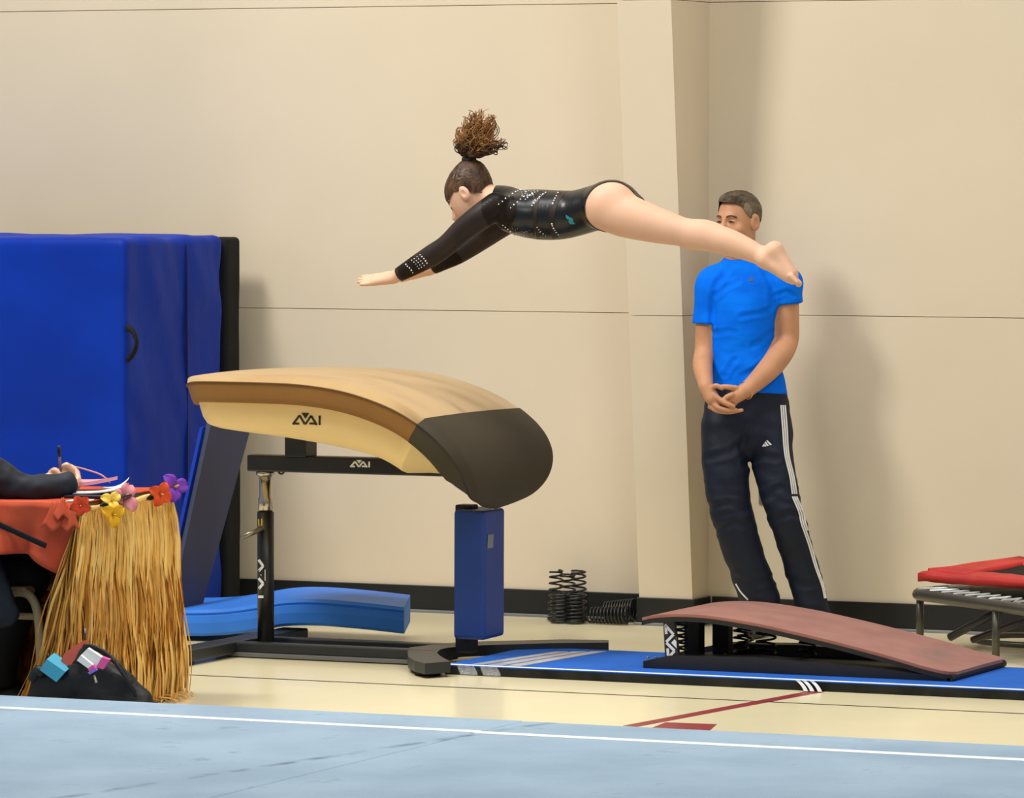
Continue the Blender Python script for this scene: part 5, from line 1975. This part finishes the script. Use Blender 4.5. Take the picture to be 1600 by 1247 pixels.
# jacket
S = SDF((-1.55, -3.0, 0.0), (-0.05, -1.85, 1.62), 0.006)
S.chain([hipJ + np.array([-.02, 0, 0.03]), j(-112, 770, -2.38), j(-107, 690, -2.38), j(-102, 650, -2.38)], [0.145, 0.135, 0.132, 0.10], 0.04, (YAX, 1.35))
S.chain([shN, j(-40, 712, -2.66), j(-8, 748, -2.66)], [0.075, 0.064, 0.060], 0.03)
S.chain([j(-8, 748, -2.66), j(40, 765, -2.62), j(78, 762, -2.56), j(106, 757, -2.50)], [0.060, 0.056, 0.050, 0.044], 0.03)
S.chain([shF, j(-40, 735, -2.14), j(20, 750, -2.2)], [0.075, 0.06, 0.05], 0.03)
S.cut(j(114, 758, -2.49), unit(j(106, 757, -2.50) - j(78, 762, -2.56)))
S.chain([j(-42, 820, -2.66), j(-22, 900, -2.70), j(4, 955, -2.70)], [0.075, 0.075, 0.062], 0.03, (YAX, 0.45))
V, F = S.mesh()
V = wrinkle(V, F, lambda p: 0.006 * noise.noise(Vector((p[0] * 16, p[1] * 10, p[2] * 16))) + 0.004 * noise.noise(Vector((p[0] * 34, p[1] * 20, p[2] * 30))))
mk('jacket', V, F, mat('dark_jacket', srgb(34, 42, 54), 0.65, 0.3, var=0.35, vscale=7, col2=srgb(20, 24, 32)), JP, True)
# trousers
S = SDF((-1.55, -3.0, 0.0), (-0.05, -1.85, 1.62), 0.006)
for dy in (-0.10, 0.14):
    o_ = j(0, 900, JY + dy) - j(0, 900, JY)
    S.chain([hipJ + np.array([0, dy * 0.6, 0]), j(-30, 898) + o_, j(40, 900) + o_], [0.10, 0.085, 0.078], 0.03)
    S.chain([j(40, 902) + o_, j(20, 960) + o_, j(2, 1020) + o_, j(-4, 1066) + o_], [0.078, 0.072, 0.066, 0.066], 0.03)
S.cut(np.array([0, 0, 0.075]), -ZAX)
mk('trousers', *S.mesh(), mat('black_trousers', (0.008, 0.008, 0.010), 0.75, 0.2, var=0.3), JP, True)
for dy in (-0.10, 0.14):
    f0 = j(-8, 1080) + (j(0, 900, JY + dy) - j(0, 900, JY))
    f0[2] = 0
    S = SDF(f0 + np.array([-0.15, -0.1, -0.02]), f0 + np.array([0.28, 0.1, 0.16]), 0.006)
    S.chain([f0 + np.array([-0.07, 0, 0.04]), f0 + np.array([0.04, 0, 0.04]), f0 + np.array([0.14, 0, 0.028])], [0.038, 0.04, 0.03], 0.02)
    S.cut(f0 + ZAX * 0.002, -ZAX)
    mk('shoe', *S.mesh(), M_RUBBER, JP, True)
pen0, pen1 = j(95, 742, -2.47), j(92, 697, -2.49)
PN = thing('pen', 'pen standing upright in the judge\'s writing hand', 'pen', tuple(pen0))
mid_ = pen0 * 0.35 + pen1 * 0.65
mk('barrel', *tube([pen0, mid_], 0.005, 8), mat('pen_brown', srgb(120, 100, 96), 0.4), PN, True)
mk('cap', *tube([mid_, pen1], 0.0062, 8), mat('pen_navy', srgb(24, 26, 48), 0.35), PN, True)
# folding chair
CHR = thing('folding_chair', 'beige metal folding chair under the judge', 'chair', tuple(j(-70, 1100, -2.42) * np.array([1, 1, 0])))
M_BEIGE = mat('beige_enamel', srgb(176, 160, 122), 0.42, 0.45, var=0.08)
cxF = float(j(54, 930, -2.62)[0])
cxB = cxF - 0.42
for y in (-2.62, -2.20):
    mk('leg', *tube(cat([(cxF - 0.13, y, 0.405), (cxF - 0.05, y, 0.418), (cxF - 0.008, y, 0.395), (cxF + 0.014, y, 0.33), (cxF + 0.022, y, 0.18), (cxF + 0.022, y, 0.005)], 6), 0.0165, 10, flat=(YAX, 0.7)), M_BEIGE, CHR, True)
    mk('leg', *tube([(cxB + 0.10, y + 0.02, 0.40), (cxB - 0.04, y + 0.02, 0.005)], 0.014, 10), M_BEIGE, CHR, True)
    mk('back_post', *tube([(cxB + 0.03, y, 0.38), (cxB - 0.06, y, 0.85)], 0.014, 10), M_BEIGE, CHR, True)
    mk('side_rail', *tube([(cxF + 0.0, y, 0.335), (cxB + 0.05, y, 0.335)], 0.012, 8), M_BEIGE, CHR, True)
mk('seat', *box(cxB, cxF - 0.03, -2.63, -2.19, 0.41, 0.437, 0.01), M_BEIGE, CHR)
mk('backrest', *sheet(lambda u, v: np.array([cxB - 0.045 - 0.02 * v - 0.03 * math.sin(u * math.pi), -2.62 + 0.42 * u, 0.62 + 0.22 * v]), 12, 6, 0.01, (-1, 0, 0)), M_BEIGE, CHR, True)

# ================================================================== TOTE BAG AND CONTENTS
BY = -2.865
BG = thing('tote_bag', 'black open tote bag slumped against the raffia skirt', 'bag', tuple(onY(150, 1100, BY) * np.array([1, 1, 0])))
M_BAG = mat('black_nylon', (0.013, 0.013, 0.014), 0.55, 0.35, var=0.4, vscale=9, bump=0.3, bscale=22, bdist=0.02)
S = SDF(onY(25, 1150, BY - 0.1) - np.array([0, 0.1, 0.08]), onY(275, 985, BY + 0.1) + np.array([0, 0.08, 0]), 0.005)
bp_ = [(62, 1056), (90, 1050), (118, 1040), (140, 1030), (165, 1042), (195, 1062), (225, 1086)]
zb_ = lambda py: onY(150, py, BY)[2]
for a, b in zip(bp_[:-1], bp_[1:]):
    for f in np.linspace(0, 1, 4):
        px_m, py_m = a[0] + (b[0] - a[0]) * f, a[1] + (b[1] - a[1]) * f
        top_, bot_ = onY(px_m, py_m + 6, BY), onY(px_m, py_m + 6, BY)
        bot_[2] = 0.05
        S.cap(top_, bot_, 0.030, 0.055, 0.02)
# open mouth: hollow on the left half
for (px, py) in ((85, 1046), (100, 1040), (118, 1032), (135, 1020)):
    S.ell(onY(px, py, BY), (0.035, 0.022, 0.045), np.eye(3), 0.015, sub=True)
S.cut(np.array([0, 0, 0.002]), -ZAX)
S.cut(np.array([0, BY + 0.055, 0]), YAX)
S.cut(np.array([0, BY - 0.075, 0]), -YAX)
V, F = S.mesh()
V = wrinkle(V, F, lambda p: 0.010 * noise.noise(Vector((p[0] * 13, p[1] * 12, p[2] * 15))))
bag = mk('bag_body', V, F, M_BAG, BG, True)
mk('handle', *tube(cat([onY(120, 1036, BY - 0.045), onY(128, 1018, BY - 0.03), onY(138, 1010, BY - 0.02), onY(160, 1018, BY - 0.03), onY(190, 1044, BY - 0.045), onY(205, 1070, BY - 0.055)], 6), 0.010, 8, flat=(YAX, 0.5)), M_BAG, BG, True)
mk('handle', *tube(cat([onY(176, 1030, BY - 0.06), onY(190, 1050, BY - 0.07), onY(206, 1074, BY - 0.07), onY(212, 1088, BY - 0.06)], 6), 0.008, 8, flat=(YAX, 0.5)), M_BAG, BG, True)
mk('zip_pull', *tube([onY(147, 1055, BY - 0.085), onY(151, 1067, BY - 0.087)], [0.0035, 0.005], 8), mat('brass_pull', srgb(196, 186, 160), 0.35, 0.5, metal=0.6), BG, True)
mk('side_pocket', *tube(cat([onY(52, 1062, BY - 0.02), onY(60, 1048, BY - 0.03), onY(70, 1052, BY - 0.03)], 4), 0.02, 8), M_BAG, BG, True)


def obox(pxs, Y_, dvec, m, lab, catg, name):
    P = [onY(px, py, Y_) for px, py in pxs]
    o = mk(name, *prism(P, dvec), m)
    return tag(o, lab, catg)


obox([(62, 1047), (73, 1030), (102, 1050), (88, 1066)], BY - 0.058, (0.004, 0.045, 0.018), mat('turquoise_card', srgb(70, 165, 196), 0.5, 0.3, var=0.1), 'turquoise box poking out of the left end of the tote bag', 'box', 'small_box')
obox([(91, 1042), (100, 1022), (112, 1012), (130, 1001), (127, 1018), (114, 1034), (105, 1052)], BY - 0.03, (0.004, 0.025, 0), mat('coral_cloth', srgb(216, 104, 84), 0.7, 0.2, var=0.15), 'coral red folded cloth sticking up from the tote bag', 'cloth', 'folded_cloth')
obox([(124, 1026), (137, 1013), (160, 1028), (152, 1043)], BY - 0.078, (0.0, 0.012, 0.002), M_PAPER, 'white bottle with pink base lying across the bag opening, longer of the two', 'bottle', 'lotion_bottle')
o_ = [o for o in bpy.data.objects if o.name.startswith('lotion_bottle')][-1]
mk('pink_base', *prism([onY(px, py, BY - 0.080) for px, py in ((150, 1043), (159, 1027), (171, 1031), (161, 1046))], (0, 0.014, 0.002)), mat('pink_plastic', srgb(230, 90, 160), 0.4), o_)
obox([(120, 1032), (126, 1024), (146, 1040), (141, 1047)], BY - 0.090, (0.0, 0.010, 0.002), M_PAPER, 'short white tube with pink and violet end beside the longer bottle', 'tube', 'cream_tube')
o_ = [o for o in bpy.data.objects if o.name.startswith('cream_tube')][-1]
mk('pink_band', *prism([onY(px, py, BY - 0.092) for px, py in ((137, 1045), (145, 1039), (150, 1045), (140, 1050))], (0, 0.010, 0.002)), mat('pink_plastic', srgb(230, 90, 160), 0.4), o_)
mk('violet_cap', *prism([onY(px, py, BY - 0.094) for px, py in ((137, 1051), (149, 1044), (151, 1048), (140, 1054))], (0, 0.010, 0.002)), mat('violet_plastic', srgb(140, 110, 220), 0.4), o_)
P0, P1 = onY(132.5, 1012, BY - 0.01), onY(133, 985, BY - 0.01)
PN = thing('pen', 'black pen with pale tip standing up out of the tote bag', 'pen', tuple(P0))
mk('barrel', *tube([P0 - np.array([0, 0, 0.04]), P1 - np.array([0, 0, 0.006])], 0.003, 8), M_RUBBER, PN, True)
mk('tip', *tube([P1 - np.array([0, 0, 0.008]), P1 + np.array([0, 0, 0.006])], 0.0034, 8), mat('pale_tip', srgb(150, 160, 190), 0.4), PN, True)
